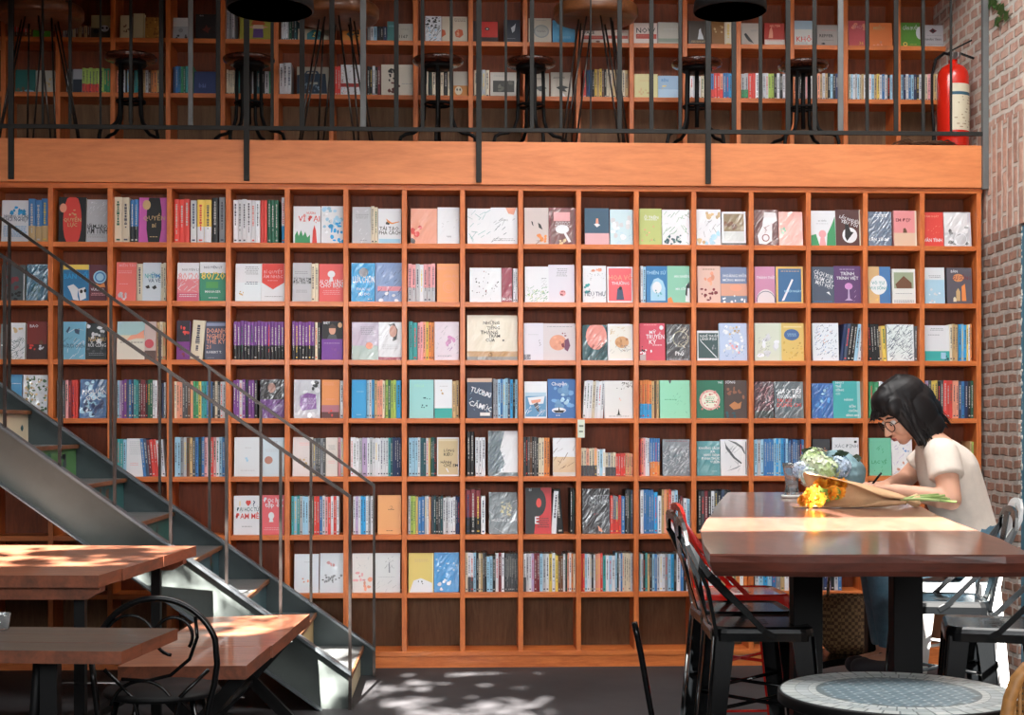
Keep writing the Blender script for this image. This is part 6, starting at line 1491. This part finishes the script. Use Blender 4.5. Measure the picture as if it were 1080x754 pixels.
m=MB(); m.lathe([(0.0,0.0),(0.08,0.0),(0.115,0.04),(0.13,0.12),(0.12,0.2),(0.10,0.25),(0.095,0.25),(0.11,0.2),(0.12,0.12),(0.105,0.045),(0,0.01)],28,M=Matrix.Diagonal((1,0.6,1,1)).to_3x3())
m_straw,nt,b=newmat('woven straw'); tc=N(nt,'ShaderNodeTexCoord'); wv=N(nt,'ShaderNodeTexChecker'); wv.inputs['Scale'].default_value=70; wv.inputs['Color1'].default_value=(*hx('9a7a54'),1); wv.inputs['Color2'].default_value=(*hx('5e4630'),1)
nt.links.new(tc.outputs['Object'],wv.inputs['Vector']); nt.links.new(wv.outputs['Color'],b.inputs['Base Color']); b.inputs['Roughness'].default_value=0.8
o=m.build('bag_body',m_straw,t)
m=MB(); m.tube([(-0.09,-0.02,0.23),(-0.08,-0.02,0.36),(0,-0.02,0.42),(0.08,-0.02,0.36),(0.09,-0.02,0.23)],0.007,8); m.build('bag_handle',m_straw,t)
# ================================================================== SUN, DAYLIGHT, CAMERA
SUN=Vector((0.12,1.0,-0.90)).normalized()
L=bpy.data.lights.new('sun','SUN'); L.energy=SUN_E; L.angle=0.009; L.color=(1.0,0.95,0.88)
o=bpy.data.objects.new('sun',L); COL.objects.link(o); o.rotation_euler=SUN.to_track_quat('-Z','Y').to_euler()
def area(name,loc,size,power,color,target=None,rot=None,spread=PI):
    L=bpy.data.lights.new(name,'AREA'); L.shape='RECTANGLE'; L.size,L.size_y=size; L.energy=power; L.color=color; L.spread=spread
    o=bpy.data.objects.new(name,L); COL.objects.link(o); o.location=loc
    d=Vector(target)-Vector(loc); o.rotation_euler=d.to_track_quat('-Z','Z').to_euler(); return o
area('window_daylight',((WL+WX)/2,-10.9,(WZ0+WZ1)/2),(WX-WL,WZ1-WZ0),WIN_E,(0.95,0.98,1.0),target=((WL+WX)/2,0,(WZ0+WZ1)/2))
area('added_overhead_fill',(2.7,-2.6,5.15),(4.9,2.2),OVERHEAD_E,(1.0,0.985,0.96),target=(2.7,-2.0,0))  # fill lamp added under the closed ceiling, no skylight opens here
# tree overhanging the ceiling openings: its leaves dapple the sun
lf=MB(); rr=random.Random(17)
def leafclump(px,py,n,spread):
    for k in range(n):
        q=Vector((px+rr.gauss(0,spread),py+rr.gauss(0,spread*0.8),5.26)); q=q-SUN*rr.uniform(0.7,1.5)
        d=Vector((rr.uniform(-1,1),rr.uniform(-1,1),rr.uniform(-.5,.2))).normalized(); leafpoly(lf,q,d,Vector((0,-0.6,0.8)),rr.uniform(.12,.24),rr.uniform(.08,.15))
for k in range(10): leafclump(rr.uniform(-0.8,0.5),rr.uniform(-7.4,-6.5),12,0.10)
for k in range(20): leafclump(rr.uniform(1.1,2.15),rr.uniform(-7.4,-5.8),12,0.10)
for (x0,x1,y0,y1,n) in ((-0.1,1.15,-7.0,-6.05,800),(1.1,2.05,-7.3,-5.9,700)):      # small fine leaves added to cut the sun to a thin even shade
    for k in range(n):
        q=Vector((rr.uniform(x0,x1),rr.uniform(y0,y1),5.26))-SUN*rr.uniform(0.7,1.5)
        d=Vector((rr.uniform(-1,1),rr.uniform(-1,1),rr.uniform(-.5,.2))).normalized(); leafpoly(lf,q,d,Vector((0,-0.6,0.8)),rr.uniform(.045,.07),rr.uniform(.03,.045))
for k in range(2): leafclump(rr.uniform(3.0,3.8),-8.6,5,0.05)
lf.tube([(-0.5,-9.6,5.4),(0.2,-8.8,6.1),(1.0,-8.2,6.6),(2.2,-8.0,6.9)],[0.07,0.06,0.04,0.02],8)
tag(lf.build('roof_tree_leaves',m_leaf),'leafy tree branch over the added ceiling openings','tree',None,'stuff')
w=bpy.data.worlds.new('daylight'); SC.world=w; w.use_nodes=True; w.node_tree.nodes['Background'].inputs[0].default_value=(0.75,0.85,1.0,1); w.node_tree.nodes['Background'].inputs[1].default_value=0.6
cd=bpy.data.cameras.new('camera'); cd.sensor_width=36; cd.lens=50.0; cd.shift_y=(HOR-377)/1080; cd.clip_start=0.05
co=bpy.data.objects.new('camera',cd); COL.objects.link(co); co.location=CAM; co.rotation_euler=(PI/2,0,-PSI); SC.camera=co
SC.view_settings.view_transform='Standard'; SC.view_settings.look='None'; SC.view_settings.gamma=1; SC.view_settings.exposure=EXPO; SC.view_settings.use_curve_mapping=False
SC.cycles.use_denoising=True
SC.cycles.max_bounces=8; SC.cycles.diffuse_bounces=3; SC.cycles.glossy_bounces=4; SC.cycles.transmission_bounces=8; SC.cycles.sample_clamp_indirect=6
